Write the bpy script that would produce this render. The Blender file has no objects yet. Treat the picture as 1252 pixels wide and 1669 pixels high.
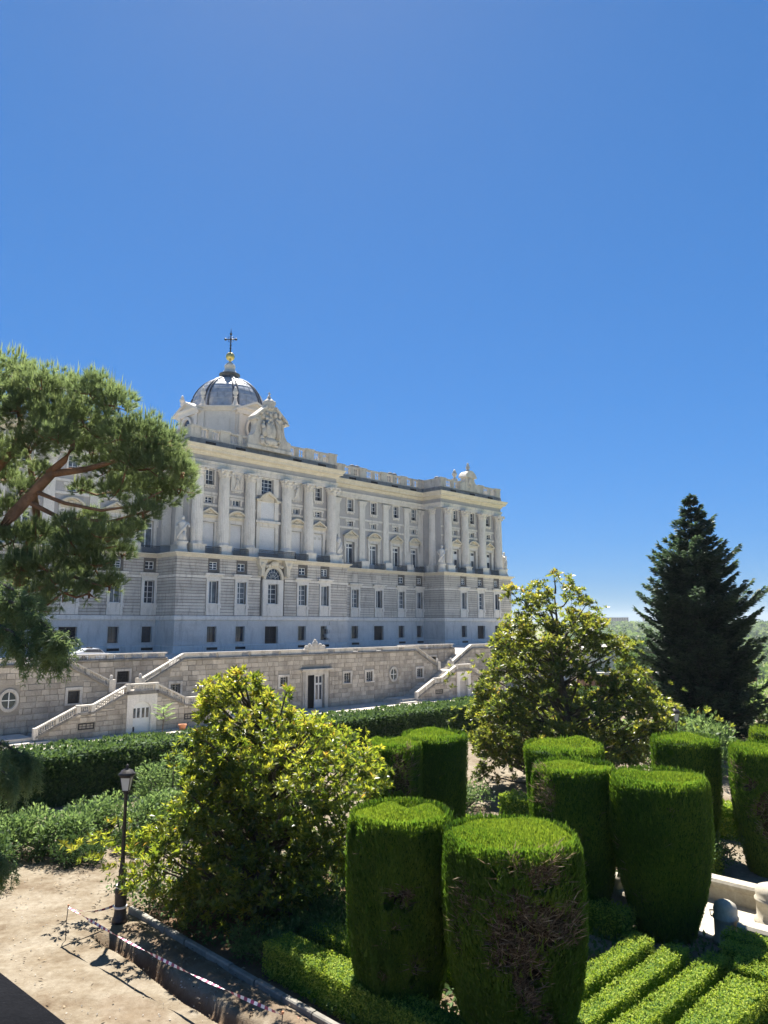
import bpy, math, random
import numpy as np
from mathutils import Vector, Matrix

rnd = random.Random(11)
rng = np.random.default_rng(11)
S = bpy.context.scene
COL = S.collection
R = math.radians

# ------------------------------------------------------------------ camera
EYE = 7.8
cd = bpy.data.cameras.new('camera')
cd.sensor_fit = 'VERTICAL'; cd.sensor_height = 36.0; cd.sensor_width = 27.0
cd.lens = 1205.0 / 1669.0 * 36.0
cd.clip_start = 0.1; cd.clip_end = 9000
cam = bpy.data.objects.new('camera', cd); COL.objects.link(cam)
cam.location = (0, 0, EYE); cam.rotation_euler = (R(98.6), 0, 0)
S.camera = cam

# ------------------------------------------------------------------ sky, sun, exposure
SUN_EL, SUN_AZ = 58.0, -9.0
wd = bpy.data.worlds.new('World'); S.world = wd; wd.use_nodes = True
wn, wl = wd.node_tree.nodes, wd.node_tree.links
sky = wn.new('ShaderNodeTexSky'); sky.sky_type = 'NISHITA'; sky.sun_disc = False
sky.sun_elevation = R(SUN_EL); sky.sun_rotation = R(SUN_AZ)
sky.altitude = 650; sky.air_density = 0.55; sky.dust_density = 0.2; sky.ozone_density = 10.0
hs = wn.new('ShaderNodeHueSaturation'); hs.inputs['Hue'].default_value = 0.493; hs.inputs['Saturation'].default_value = 1.11
wl.new(sky.outputs[0], hs.inputs['Color'])
# even compression of the dome's brightness range, hue kept
bw = wn.new('ShaderNodeRGBToBW'); wl.new(hs.outputs[0], bw.inputs[0])
mk = wn.new('ShaderNodeMath'); mk.operation = 'MULTIPLY_ADD'; mk.inputs[1].default_value = 0.6; mk.inputs[2].default_value = 1.0; wl.new(bw.outputs[0], mk.inputs[0])
dv = wn.new('ShaderNodeMath'); dv.operation = 'DIVIDE'; dv.inputs[0].default_value = 1.0; wl.new(mk.outputs[0], dv.inputs[1])
sm_ = wn.new('ShaderNodeVectorMath'); sm_.operation = 'SCALE'; wl.new(hs.outputs[0], sm_.inputs[0]); wl.new(dv.outputs[0], sm_.inputs['Scale'])
wl.new(sm_.outputs[0], wn['Background'].inputs[0])
wn['Background'].inputs[1].default_value = 0.072
sd = bpy.data.lights.new('sun', 'SUN'); sd.energy = 3.2; sd.angle = R(0.53); sd.color = (1.0, 0.95, 0.86)
sun = bpy.data.objects.new('sun', sd); COL.objects.link(sun)
sv = Vector((math.sin(R(SUN_AZ)) * math.cos(R(SUN_EL)), math.cos(R(SUN_AZ)) * math.cos(R(SUN_EL)), math.sin(R(SUN_EL))))
sun.rotation_euler = sv.to_track_quat('Z', 'Y').to_euler(); sun.location = (0, 0, 80)
S.view_settings.view_transform = 'Standard'; S.view_settings.look = 'None'
S.view_settings.gamma = 1.0; S.view_settings.use_curve_mapping = False
S.view_settings.exposure = 2.25
S.cycles.max_bounces = 6; S.cycles.diffuse_bounces = 3; S.cycles.glossy_bounces = 2
S.cycles.transmission_bounces = 3; S.cycles.transparent_max_bounces = 4
S.cycles.caustics_reflective = False; S.cycles.caustics_refractive = False
S.render.film_transparent = False

# ------------------------------------------------------------------ materials
def nodes_of(name):
    m = bpy.data.materials.new(name); m.use_nodes = True
    t = m.node_tree; return m, t.nodes, t.links, t.nodes['Principled BSDF']
def math_node(N, L, op, a, b):
    n = N.new('ShaderNodeMath'); n.operation = op
    for i, v in enumerate((a, b)):
        if isinstance(v, (int, float)): n.inputs[i].default_value = v
        else: L.new(v, n.inputs[i])
    return n.outputs[0]
def noise(N, L, vec, scale, detail=4, rough=0.6, stretch=None):
    n = N.new('ShaderNodeTexNoise'); n.inputs['Scale'].default_value = scale
    n.inputs['Detail'].default_value = detail; n.inputs['Roughness'].default_value = rough
    if stretch:
        mp = N.new('ShaderNodeMapping'); mp.inputs['Scale'].default_value = stretch
        L.new(vec, mp.inputs['Vector']); vec = mp.outputs[0]
    L.new(vec, n.inputs['Vector']); return n.outputs['Fac']
def ramp(N, L, fac, stops):
    r = N.new('ShaderNodeValToRGB'); e = r.color_ramp.elements
    while len(e) < len(stops): e.new(0.5)
    for k, (p, c) in enumerate(stops):
        e[k].position = p; e[k].color = (c[0], c[1], c[2], 1)
    L.new(fac, r.inputs[0]); return r.outputs[0]
def mixc(N, L, fac, a, b, mode='MIX'):
    n = N.new('ShaderNodeMix'); n.data_type = 'RGBA'; n.blend_type = mode
    for key, v in ((0, fac), (6, a), (7, b)):
        if isinstance(v, (int, float)): n.inputs[key].default_value = v
        elif isinstance(v, tuple): n.inputs[key].default_value = (v[0], v[1], v[2], 1)
        else: L.new(v, n.inputs[key])
    return n.outputs[2]

def stone(name, c1, c2, stain=None, scale=0.9, streak=0.6, bump=0.35, rough=0.85, var=0.25, fine=9.0, stain_lo=0.52, stain_hi=0.75):
    """weathered stone: broad tone drift, streaky stains with their own shape, fine grain, per-piece tone"""
    m, N, L, P = nodes_of(name)
    pos = N.new('ShaderNodeNewGeometry').outputs['Position']
    broad = noise(N, L, pos, scale, 5, 0.62)
    col = ramp(N, L, broad, [(0.3, c1), (0.7, c2)])
    g = noise(N, L, pos, fine, 3, 0.7)
    gr = ramp(N, L, g, [(0.25, (0.78, 0.78, 0.78)), (0.75, (1.1, 1.1, 1.1))])
    col = mixc(N, L, 1.0, col, gr, 'MULTIPLY')
    if stain:
        st = noise(N, L, pos, 1.0, 5, 0.65, stretch=(1.5, 1.5, 0.35))
        sf = ramp(N, L, st, [(stain_lo, (0, 0, 0)), (stain_hi, (1, 1, 1))])
        col = mixc(N, L, math_node(N, L, 'MULTIPLY', sf, streak), col, stain)
    oi = N.new('ShaderNodeObjectInfo').outputs['Random']
    at = N.new('ShaderNodeAttribute'); at.attribute_name = 'tone'
    v = math_node(N, L, 'ADD', oi, at.outputs['Fac']); v = math_node(N, L, 'FRACT', v, 0)
    vr = ramp(N, L, v, [(0.0, (1 - var, 1 - var, 1 - var)), (1.0, (1 + var * 0.35, 1 + var * 0.33, 1 + var * 0.28))])
    col = mixc(N, L, 1.0, col, vr, 'MULTIPLY')
    L.new(col, P.inputs['Base Color']); P.inputs['Roughness'].default_value = rough
    P.inputs['Specular IOR Level'].default_value = 0.25
    b = N.new('ShaderNodeBump'); b.inputs['Strength'].default_value = bump; b.inputs['Distance'].default_value = 0.03
    L.new(g, b.inputs['Height']); L.new(b.outputs[0], P.inputs['Normal'])
    return m

def plain(name, col, rough=0.6, metal=0.0, var=0.15, scale=6.0, spec=0.4):
    m, N, L, P = nodes_of(name)
    pos = N.new('ShaderNodeNewGeometry').outputs['Position']
    n = noise(N, L, pos, scale, 4, 0.6)
    c = ramp(N, L, n, [(0.3, tuple(x * (1 - var) for x in col)), (0.7, tuple(min(1, x * (1 + var)) for x in col))])
    L.new(c, P.inputs['Base Color']); P.inputs['Roughness'].default_value = rough
    P.inputs['Metallic'].default_value = metal; P.inputs['Specular IOR Level'].default_value = spec
    return m

def leafmat(name, stops, trans=None, tfac=0.4, rough=0.45, spec=0.35):
    """foliage: colour from each leaf's own tone, light passing through the blade"""
    m, N, L, P = nodes_of(name)
    at = N.new('ShaderNodeAttribute'); at.attribute_name = 'tone'
    c = ramp(N, L, at.outputs['Fac'], stops)
    L.new(c, P.inputs['Base Color']); P.inputs['Roughness'].default_value = rough
    P.inputs['Specular IOR Level'].default_value = spec
    if trans:
        tr = N.new('ShaderNodeBsdfTranslucent')
        tc = ramp(N, L, at.outputs['Fac'], trans)
        L.new(tc, tr.inputs['Color'])
        mx = N.new('ShaderNodeMixShader'); mx.inputs[0].default_value = tfac
        L.new(P.outputs[0], mx.inputs[1]); L.new(tr.outputs[0], mx.inputs[2])
        L.new(mx.outputs[0], N['Material Output'].inputs['Surface'])
    return m

M = {}
M['limestone'] = stone('pale_limestone', (0.72, 0.665, 0.585), (0.82, 0.77, 0.695), (0.38, 0.345, 0.295), 0.5, 0.7, var=0.07)
M['cornice'] = stone('warm_limestone', (0.66, 0.58, 0.44), (0.78, 0.7, 0.56), (0.42, 0.37, 0.29), 0.6, 0.4, var=0.05)
M['ashlar'] = stone('grey_ashlar', (0.55, 0.5, 0.44), (0.68, 0.63, 0.555), (0.25, 0.225, 0.20), 0.35, 0.85, var=0.20)
M['render'] = stone('grey_wall_stone', (0.43, 0.405, 0.385), (0.51, 0.48, 0.455), (0.31, 0.285, 0.265), 0.5, 0.4, var=0.0)
M['plinth'] = stone('blue_grey_granite', (0.52, 0.51, 0.485), (0.64, 0.625, 0.595), (0.28, 0.275, 0.265), 0.4, 0.65, var=0.06)
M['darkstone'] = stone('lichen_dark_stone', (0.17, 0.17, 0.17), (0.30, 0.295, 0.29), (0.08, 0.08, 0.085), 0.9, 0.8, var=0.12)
M['parapet'] = stone('weathered_parapet_stone', (0.52, 0.475, 0.41), (0.7, 0.65, 0.575), (0.21, 0.19, 0.165), 0.8, 0.75, var=0.14)
M['block'] = stone('wall_block_stone', (0.4, 0.348, 0.285), (0.6, 0.535, 0.445), (0.18, 0.155, 0.125), 0.8, 0.7, var=0.30, bump=0.6)
M['mortar'] = stone('grey_brown_mortar', (0.28, 0.25, 0.205), (0.38, 0.34, 0.285), None, 1.5, 0.5, var=0.0)  # plain grey-brown mortar tone behind the blocks
M['groove'] = stone('shade_dark_joint', (0.11, 0.10, 0.09), (0.17, 0.155, 0.14), None, 1.5, 0.5, var=0.0)  # joints coloured extra dark, adding groove shade that diffuse light leaves out
M['stained'] = stone('soot_stained_stone', (0.15, 0.138, 0.122), (0.34, 0.315, 0.28), (0.08, 0.074, 0.066), 1.2, 0.8, var=0.1)
M['blind'] = stone('whitewashed_panel', (0.70, 0.69, 0.68), (0.79, 0.78, 0.77), (0.55, 0.54, 0.53), 0.7, 0.3, var=0.05)
M['drum'] = stone('cream_stucco', (0.7, 0.635, 0.555), (0.79, 0.72, 0.64), (0.55, 0.49, 0.42), 0.35, 0.35, var=0.04, bump=0.1)
M['kerb'] = stone('granite_kerb', (0.22, 0.205, 0.18), (0.32, 0.3, 0.265), (0.15, 0.135, 0.115), 1.6, 0.5, var=0.2)
M['basin'] = stone('basin_limestone', (0.36, 0.325, 0.255), (0.45, 0.41, 0.335), (0.27, 0.235, 0.175), 1.2, 0.5, var=0.04, bump=0.15)
M['granite_shaded'] = stone('shade_dark_granite', (0.004, 0.0045, 0.006), (0.011, 0.0115, 0.014), (0.003, 0.003, 0.004), 4.0, 0.5, var=0.0, fine=60, rough=0.9)  # dark granite taken near black, standing in for tree shade over the slab
M['step'] = stone('stair_stone', (0.5, 0.46, 0.4), (0.66, 0.61, 0.535), (0.27, 0.245, 0.21), 1.2, 0.5, var=0.15)
M['brick'] = stone('old_red_brick', (0.33, 0.16, 0.10), (0.45, 0.25, 0.17), (0.22, 0.15, 0.12), 0.8, 0.7, var=0.1)
M['lead'] = plain('lead_sheet', (0.42, 0.43, 0.45), 0.42, 0.35, 0.22, 1.6)
M['leaddark'] = plain('dark_lead_rib', (0.10, 0.105, 0.12), 0.5, 0.4, 0.2, 3)
M['gold'] = plain('gilded_metal', (0.65, 0.50, 0.16), 0.35, 0.75, 0.25, 5)
M['iron'] = plain('black_iron', (0.022, 0.022, 0.026), 0.5, 0.3, 0.3, 8)
M['ironpost'] = plain('painted_cast_iron', (0.045, 0.040, 0.040), 0.45, 0.2, 0.35, 14)
M['glass'] = plain('dark_window_glass', (0.030, 0.040, 0.060), 0.12, 0.0, 0.5, 0.8, 0.6)
M['glasspale'] = plain('curtained_window_glass', (0.10, 0.12, 0.145), 0.2, 0.0, 0.6, 0.8, 0.6)
M['whitewood'] = plain('white_painted_wood', (0.76, 0.76, 0.75), 0.5, 0, 0.06, 3)
M['greydoor'] = plain('pale_grey_door', (0.58, 0.58, 0.57), 0.5, 0, 0.08, 3)
M['darkvoid'] = plain('dark_interior', (0.010, 0.010, 0.013), 0.8, 0, 0.3, 2)
M['lampglass'] = plain('frosted_lamp_glass', (0.72, 0.71, 0.66), 0.35, 0, 0.05, 6)
M['bark_pine'] = stone('orange_pine_bark', (0.20, 0.105, 0.060), (0.36, 0.20, 0.12), (0.07, 0.05, 0.04), 2.5, 0.7, var=0.1, bump=0.9, fine=14)
M['bark'] = stone('grey_brown_bark', (0.075, 0.062, 0.050), (0.15, 0.125, 0.10), (0.04, 0.035, 0.03), 3, 0.5, var=0.1, bump=0.8, fine=16)
M['terracotta'] = plain('terracotta', (0.52, 0.22, 0.11), 0.8, 0, 0.15, 8)
M['carpaint'] = plain('white_car_paint', (0.62, 0.64, 0.67), 0.25, 0, 0.03, 2)
M['tapewhite'] = plain('white_plastic_tape', (0.80, 0.78, 0.80), 0.45, 0, 0.04, 6)
M['tapered'] = plain('red_violet_plastic_tape', (0.28, 0.05, 0.12), 0.45, 0, 0.1, 6)
M['rubber'] = plain('tyre_rubber', (0.02, 0.02, 0.02), 0.8, 0, 0.2, 8)

M['granite_shaded'].node_tree.nodes['Principled BSDF'].inputs['Specular IOR Level'].default_value = 0.03
M['magnolia'] = leafmat('magnolia_leaf',
    [(0.0, (0.020, 0.044, 0.012)), (0.35, (0.050, 0.085, 0.017)), (0.65, (0.135, 0.160, 0.024)), (0.9, (0.24, 0.225, 0.030)), (1.0, (0.24, 0.13, 0.035))],
    [(0.0, (0.11, 0.20, 0.02)), (0.35, (0.30, 0.40, 0.03)), (0.65, (0.58, 0.60, 0.05)), (0.9, (0.72, 0.66, 0.06)), (1.0, (0.65, 0.38, 0.06))], 0.42, 0.34, 0.45)
M['magnolia_olive'] = leafmat('magnolia_olive_leaf',
    [(0.0, (0.024, 0.046, 0.015)), (0.4, (0.060, 0.086, 0.022)), (0.7, (0.130, 0.135, 0.030)), (1.0, (0.21, 0.15, 0.038))],
    [(0.0, (0.12, 0.19, 0.03)), (0.4, (0.33, 0.39, 0.04)), (0.75, (0.56, 0.54, 0.06)), (1.0, (0.55, 0.35, 0.07))], 0.42, 0.36, 0.45)
M['pine'] = leafmat('pine_needle',
    [(0.0, (0.060, 0.088, 0.050)), (0.5, (0.125, 0.170, 0.090)), (0.85, (0.20, 0.24, 0.11)), (1.0, (0.26, 0.27, 0.12))],
    [(0.0, (0.16, 0.24, 0.09)), (0.6, (0.36, 0.46, 0.16)), (1.0, (0.55, 0.58, 0.20))], 0.42, 0.55, 0.2)
M['cedar'] = leafmat('cedar_needle',
    [(0.0, (0.055, 0.090, 0.050)), (0.5, (0.105, 0.160, 0.075)), (1.0, (0.19, 0.24, 0.10))],
    [(0.0, (0.20, 0.30, 0.11)), (1.0, (0.46, 0.56, 0.20))], 0.40, 0.55, 0.2)
M['spruce'] = leafmat('spruce_needle',
    [(0.0, (0.008, 0.020, 0.015)), (0.5, (0.020, 0.044, 0.030)), (1.0, (0.085, 0.130, 0.072))],
    [(0.0, (0.03, 0.07, 0.04)), (1.0, (0.16, 0.25, 0.11))], 0.26, 0.6, 0.2)
M['cypress'] = leafmat('cypress_spray',
    [(0.0, (0.018, 0.042, 0.010)), (0.4, (0.048, 0.098, 0.016)), (0.78, (0.115, 0.170, 0.026)), (0.82, (0.040, 0.030, 0.022)), (0.90, (0.17, 0.130, 0.090)), (1.0, (0.52, 0.42, 0.29))],
    [(0.0, (0.06, 0.15, 0.02)), (0.4, (0.20, 0.38, 0.03)), (0.78, (0.46, 0.60, 0.05)), (0.82, (0.15, 0.10, 0.07)), (1.0, (0.42, 0.32, 0.2))], 0.32, 0.7, 0.10)
M['hedge'] = leafmat('hedge_leaf',
    [(0.0, (0.026, 0.058, 0.022)), (0.5, (0.056, 0.110, 0.034)), (1.0, (0.105, 0.165, 0.050))],
    [(0.0, (0.07, 0.14, 0.04)), (1.0, (0.26, 0.38, 0.09))], 0.24, 0.65, 0.15)
M['laurel'] = leafmat('laurel_leaf',
    [(0.0, (0.035, 0.070, 0.030)), (0.5, (0.075, 0.135, 0.052)), (1.0, (0.15, 0.215, 0.080))],
    [(0.0, (0.12, 0.22, 0.06)), (1.0, (0.40, 0.54, 0.16))], 0.40, 0.55, 0.25)
M['box'] = leafmat('box_leaf',
    [(0.0, (0.060, 0.115, 0.022)), (0.5, (0.20, 0.285, 0.045)), (1.0, (0.36, 0.41, 0.075))],
    [(0.0, (0.20, 0.38, 0.03)), (1.0, (0.52, 0.62, 0.05))], 0.30, 0.7, 0.08)
M['farwood'] = leafmat('distant_foliage',
    [(0.0, (0.035, 0.068, 0.025)), (0.5, (0.070, 0.120, 0.036)), (1.0, (0.13, 0.18, 0.05))],
    [(0.0, (0.10, 0.20, 0.04)), (1.0, (0.34, 0.44, 0.09))], 0.34, 0.7, 0.1)

def ground_mat():
    m, N, L, P = nodes_of('sandy_ground')
    pos = N.new('ShaderNodeNewGeometry').outputs['Position']
    a = noise(N, L, pos, 0.65, 7, 0.68); b = noise(N, L, pos, 5.0, 5, 0.7); f = noise(N, L, pos, 60.0, 2, 0.6)
    c = ramp(N, L, a, [(0.34, (0.140, 0.105, 0.070)), (0.45, (0.195, 0.160, 0.115)), (0.56, (0.240, 0.206, 0.157)), (0.70, (0.285, 0.250, 0.198))])
    c2 = ramp(N, L, b, [(0.3, (0.74, 0.70, 0.66)), (0.65, (1.06, 1.06, 1.06))])
    c = mixc(N, L, 1.0, c, c2, 'MULTIPLY')
    c3 = ramp(N, L, f, [(0.35, (0.86, 0.86, 0.86)), (0.7, (1.08, 1.08, 1.08))])
    c = mixc(N, L, 1.0, c, c3, 'MULTIPLY')
    at = N.new('ShaderNodeAttribute'); at.attribute_name = 'tone'
    c = mixc(N, L, at.outputs['Fac'], c, mixc(N, L, b, (0.090, 0.055, 0.034), (0.17, 0.112, 0.070)))
    L.new(c, P.inputs['Base Color']); P.inputs['Roughness'].default_value = 0.95
    P.inputs['Specular IOR Level'].default_value = 0.1
    h = math_node(N, L, 'ADD', b, math_node(N, L, 'MULTIPLY', f, 0.25))
    bp = N.new('ShaderNodeBump'); bp.inputs['Strength'].default_value = 0.5; bp.inputs['Distance'].default_value = 0.06
    L.new(h, bp.inputs['Height']); L.new(bp.outputs[0], P.inputs['Normal'])
    return m
M['sand'] = ground_mat()
M['gravel'] = stone('pale_gravel', (0.48, 0.43, 0.36), (0.6, 0.545, 0.47), (0.36, 0.315, 0.26), 0.3, 0.4, var=0.0, fine=20)
M['paving'] = stone('terrace_paving', (0.52, 0.49, 0.45), (0.62, 0.59, 0.545), (0.4, 0.37, 0.34), 0.4, 0.4, var=0.0)
M['grassland'] = stone('dry_grass_land', (0.10, 0.13, 0.045), (0.20, 0.20, 0.085), (0.26, 0.22, 0.12), 0.012, 0.5, var=0.0, fine=0.08)
M['farwall'] = plain('distant_masonry', (0.36, 0.25, 0.21), 0.8, 0, 0.1, 0.2)
M['farpale'] = plain('distant_pale_masonry', (0.50, 0.44, 0.38), 0.8, 0, 0.1, 0.2)

# ------------------------------------------------------------------ mesh helpers
class MB:
    def __init__(s, smooth=False): s.v = []; s.f = []; s.sm = smooth; s.smf = []
    def _f(s, idx, sm=None): s.f.append(idx); s.smf.append(s.sm if sm is None else sm)
    def box(s, x0, x1, y0, y1, z0, z1):
        b = len(s.v)
        s.v += [(x0, y0, z0), (x1, y0, z0), (x1, y1, z0), (x0, y1, z0), (x0, y0, z1), (x1, y0, z1), (x1, y1, z1), (x0, y1, z1)]
        for q in ((0, 3, 2, 1), (4, 5, 6, 7), (0, 1, 5, 4), (1, 2, 6, 5), (2, 3, 7, 6), (3, 0, 4, 7)): s._f([b + i for i in q], False)
        return s
    def prism_xz(s, poly, y0, y1):
        b = len(s.v); n = len(poly)
        s.v += [(x, y0, z) for x, z in poly] + [(x, y1, z) for x, z in poly]
        s._f([b + i for i in range(n)], False); s._f([b + n + i for i in reversed(range(n))], False)
        for i in range(n): j = (i + 1) % n; s._f([b + j, b + i, b + n + i, b + n + j], False)
        return s
    def prism_xy(s, poly, z0, z1):
        b = len(s.v); n = len(poly)
        s.v += [(x, y, z0) for x, y in poly] + [(x, y, z1) for x, y in poly]
        s._f([b + i for i in reversed(range(n))], False); s._f([b + n + i for i in range(n)], False)
        for i in range(n): j = (i + 1) % n; s._f([b + i, b + j, b + n + j, b + n + i], False)
        return s
    def lathe(s, cx, cy, prof, seg=16, rot=0.0, sy=1.0, flute=0.0, sm=True):
        b = len(s.v)
        for r, z in prof:
            for k in range(seg):
                a = rot + 2 * math.pi * k / seg; rr = r * (1 - flute * (k % 2))
                s.v.append((cx + rr * math.cos(a), cy + rr * math.sin(a) * sy, z))
        for i in range(len(prof) - 1):
            for k in range(seg):
                k2 = (k + 1) % seg
                s._f([b + i * seg + k, b + i * seg + k2, b + (i + 1) * seg + k2, b + (i + 1) * seg + k], sm)
        s._f([b + k for k in reversed(range(seg))], False)
        e = b + (len(prof) - 1) * seg; s._f([e + k for k in range(seg)], False)
        return s
    def tube(s, pts, rad, seg=6):
        b = len(s.v); P = [Vector(p) for p in pts]; n = len(P)
        for i in range(n):
            d = (P[min(i + 1, n - 1)] - P[max(i - 1, 0)])
            d = d.normalized() if d.length > 1e-6 else Vector((0, 0, 1))
            a = d.cross(Vector((0, 0, 1)) if abs(d.z) < 0.95 else Vector((1, 0, 0))).normalized(); c = d.cross(a)
            for k in range(seg):
                t = 2 * math.pi * k / seg; q = P[i] + (a * math.cos(t) + c * math.sin(t)) * rad[i]; s.v.append(tuple(q))
        for i in range(n - 1):
            for k in range(seg):
                k2 = (k + 1) % seg
                s._f([b + i * seg + k2, b + i * seg + k, b + (i + 1) * seg + k, b + (i + 1) * seg + k2], True)
        s._f([b + k for k in range(seg)], False); e = b + (n - 1) * seg; s._f([e + k for k in reversed(range(seg))], False)
        return s
    def ball(s, c, r, seg=10, rings=6, sx=1, sy=1, sz=1):
        b = len(s.v)
        for i in range(rings + 1):
            t = math.pi * i / rings
            for k in range(seg):
                a = 2 * math.pi * k / seg
                s.v.append((c[0] + r * sx * math.sin(t) * math.cos(a), c[1] + r * sy * math.sin(t) * math.sin(a), c[2] + r * sz * math.cos(t)))
        for i in range(rings):
            for k in range(seg):
                k2 = (k + 1) % seg
                s._f([b + i * seg + k, b + (i + 1) * seg + k, b + (i + 1) * seg + k2, b + i * seg + k2], True)
        return s
    def sweep(s, path, prof):
        """profile (outward offset, z) swept along a plan path with mitred corners; outward is to the right of travel"""
        b = len(s.v); n = len(path); m = len(prof)
        nr = []
        for i in range(n - 1):
            dx, dy = path[i + 1][0] - path[i][0], path[i + 1][1] - path[i][1]; l = math.hypot(dx, dy); nr.append((dy / l, -dx / l))
        for i in range(n):
            if i == 0: mv = nr[0]
            elif i == n - 1: mv = nr[-1]
            else:
                a, c = nr[i - 1], nr[i]; d = 1 + a[0] * c[0] + a[1] * c[1]; mv = ((a[0] + c[0]) / d, (a[1] + c[1]) / d)
            for o, z in prof: s.v.append((path[i][0] + mv[0] * o, path[i][1] + mv[1] * o, z))
        for i in range(n - 1):
            for k in range(m):
                k2 = (k + 1) % m
                s._f([b + i * m + k, b + (i + 1) * m + k, b + (i + 1) * m + k2, b + i * m + k2], False)
        s._f([b + k for k in reversed(range(m))], False); e = b + (n - 1) * m; s._f([e + k for k in range(m)], False)
        return s
    def mesh(s, name, mat, off=(0, 0, 0)):
        me = bpy.data.meshes.new(name)
        me.from_pydata([(x - off[0], y - off[1], z - off[2]) for x, y, z in s.v], [], s.f)
        me.polygons.foreach_set('use_smooth', s.smf)
        for mm in (mat if isinstance(mat, (list, tuple)) else [mat]): me.materials.append(mm)
        me.update(); return me
    def build(s, name, mat, parent=None, off=(0, 0, 0), loc=None, **kw):
        return place(name, s.mesh(name, mat, off), parent, loc, **kw)

def place(name, me, parent=None, loc=None, rz=0.0, scale=None, **kw):
    o = bpy.data.objects.new(name, me); COL.objects.link(o)
    if parent: o.parent = parent
    if loc is not None: o.location = loc
    if rz: o.rotation_euler = (0, 0, rz)
    if scale is not None: o.scale = scale
    return tag(o, **kw)
def tag(o, label=None, category=None, group=None, kind=None):
    for k, v in (('label', label), ('category', category), ('group', group), ('kind', kind)):
        if v: o[k] = v
    return o
def empty(name, loc=(0, 0, 0), rz=0.0, **kw):
    o = bpy.data.objects.new(name, None); COL.objects.link(o); o.empty_display_size = 0.3
    o.location = loc; o.rotation_euler = (0, 0, rz); return tag(o, **kw)

def np_mesh(name, V, mat, tone=None, smooth=False):
    """V: (faces, k, 3) unshared faces"""
    n, k, _ = V.shape
    me = bpy.data.meshes.new(name)
    me.vertices.add(n * k); me.vertices.foreach_set('co', np.ascontiguousarray(V, dtype=np.float32).ravel())
    me.loops.add(n * k); me.loops.foreach_set('vertex_index', np.arange(n * k, dtype=np.int32))
    me.polygons.add(n); me.polygons.foreach_set('loop_start', np.arange(0, n * k, k, dtype=np.int32))
    me.polygons.foreach_set('loop_total', np.full(n, k, dtype=np.int32))
    if tone is not None:
        a = me.attributes.new('tone', 'FLOAT', 'POINT')
        a.data.foreach_set('value', np.repeat(np.asarray(tone, dtype=np.float32), k))
    me.materials.append(mat); me.update(); return me
def np_grid(name, P, mat, tone=None, wrap=False, smooth=True):
    """P: (rows, cols, 3) shared-vertex grid"""
    r, c, _ = P.shape
    me = bpy.data.meshes.new(name)
    idx = np.arange(r * c).reshape(r, c)
    if wrap: idx = np.concatenate([idx, idx[:, :1]], 1)
    q = np.stack([idx[:-1, :-1], idx[:-1, 1:], idx[1:, 1:], idx[1:, :-1]], -1).reshape(-1, 4)
    n = len(q)
    me.vertices.add(r * c); me.vertices.foreach_set('co', np.ascontiguousarray(P, dtype=np.float32).ravel())
    me.loops.add(n * 4); me.loops.foreach_set('vertex_index', q.astype(np.int32).ravel())
    me.polygons.add(n); me.polygons.foreach_set('loop_start', np.arange(0, n * 4, 4, dtype=np.int32))
    me.polygons.foreach_set('loop_total', np.full(n, 4, dtype=np.int32))
    me.polygons.foreach_set('use_smooth', np.full(n, smooth))
    if tone is not None:
        a = me.attributes.new('tone', 'FLOAT', 'POINT'); a.data.foreach_set('value', np.asarray(tone, dtype=np.float32).ravel())
    me.materials.append(mat); me.update(); me.validate(); return me

def unit(a): return a / np.maximum(np.linalg.norm(a, axis=-1, keepdims=True), 1e-9)
def rdir(n): return unit(rng.normal(size=(n, 3)))
class Wob:
    """smooth pseudo-random field made of a few waves"""
    def __init__(s, seed, freq, n=9):
        g = np.random.default_rng(seed); s.k = g.normal(size=(n, 3)) * freq; s.p = g.uniform(0, 6.28, n)
    def __call__(s, P): return np.sin(P @ s.k.T + s.p).mean(-1) * 2.0
def leaves(P, A, Nn, Ln, Wd, curl=0.12):
    A = unit(A); sd_ = unit(np.cross(A, Nn)); nn = np.cross(sd_, A)
    Ln = np.asarray(Ln).reshape(-1, 1); Wd = np.asarray(Wd).reshape(-1, 1)
    mid = P + A * Ln * 0.5 + nn * Ln * curl
    return np.stack([P, mid + sd_ * Wd / 2, P + A * Ln, mid - sd_ * Wd / 2], 1)
def blades(P, A, Nn, Ln, Wd):
    A = unit(A); sd_ = unit(np.cross(A, Nn)); Ln = np.asarray(Ln).reshape(-1, 1); Wd = np.asarray(Wd).reshape(-1, 1)
    return np.stack([P + sd_ * Wd / 2, P + A * Ln, P - sd_ * Wd / 2], 1)
def needles(P, A, Ln, Wd):
    A = unit(A); sd_ = unit(np.cross(A, rdir(len(A))))
    Ln = np.asarray(Ln).reshape(-1, 1)
    return np.stack([P + sd_ * Wd / 2, P + A * Ln, P - sd_ * Wd / 2], 1)

# ------------------------------------------------------------------ palace axes
# u runs along the palace front (away to the right), n points out of it towards the garden
C45 = math.sqrt(0.5)
def world_su(s, d, z=0.0):      # s along the front, d = distance from the eye across the front
    return (C45 * s - C45 * d, C45 * s + C45 * d, z)
def pq(p, q, z=0.0):            # garden axes: p along u, q along n
    return (C45 * p + C45 * q, C45 * p - C45 * q, z)

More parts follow.
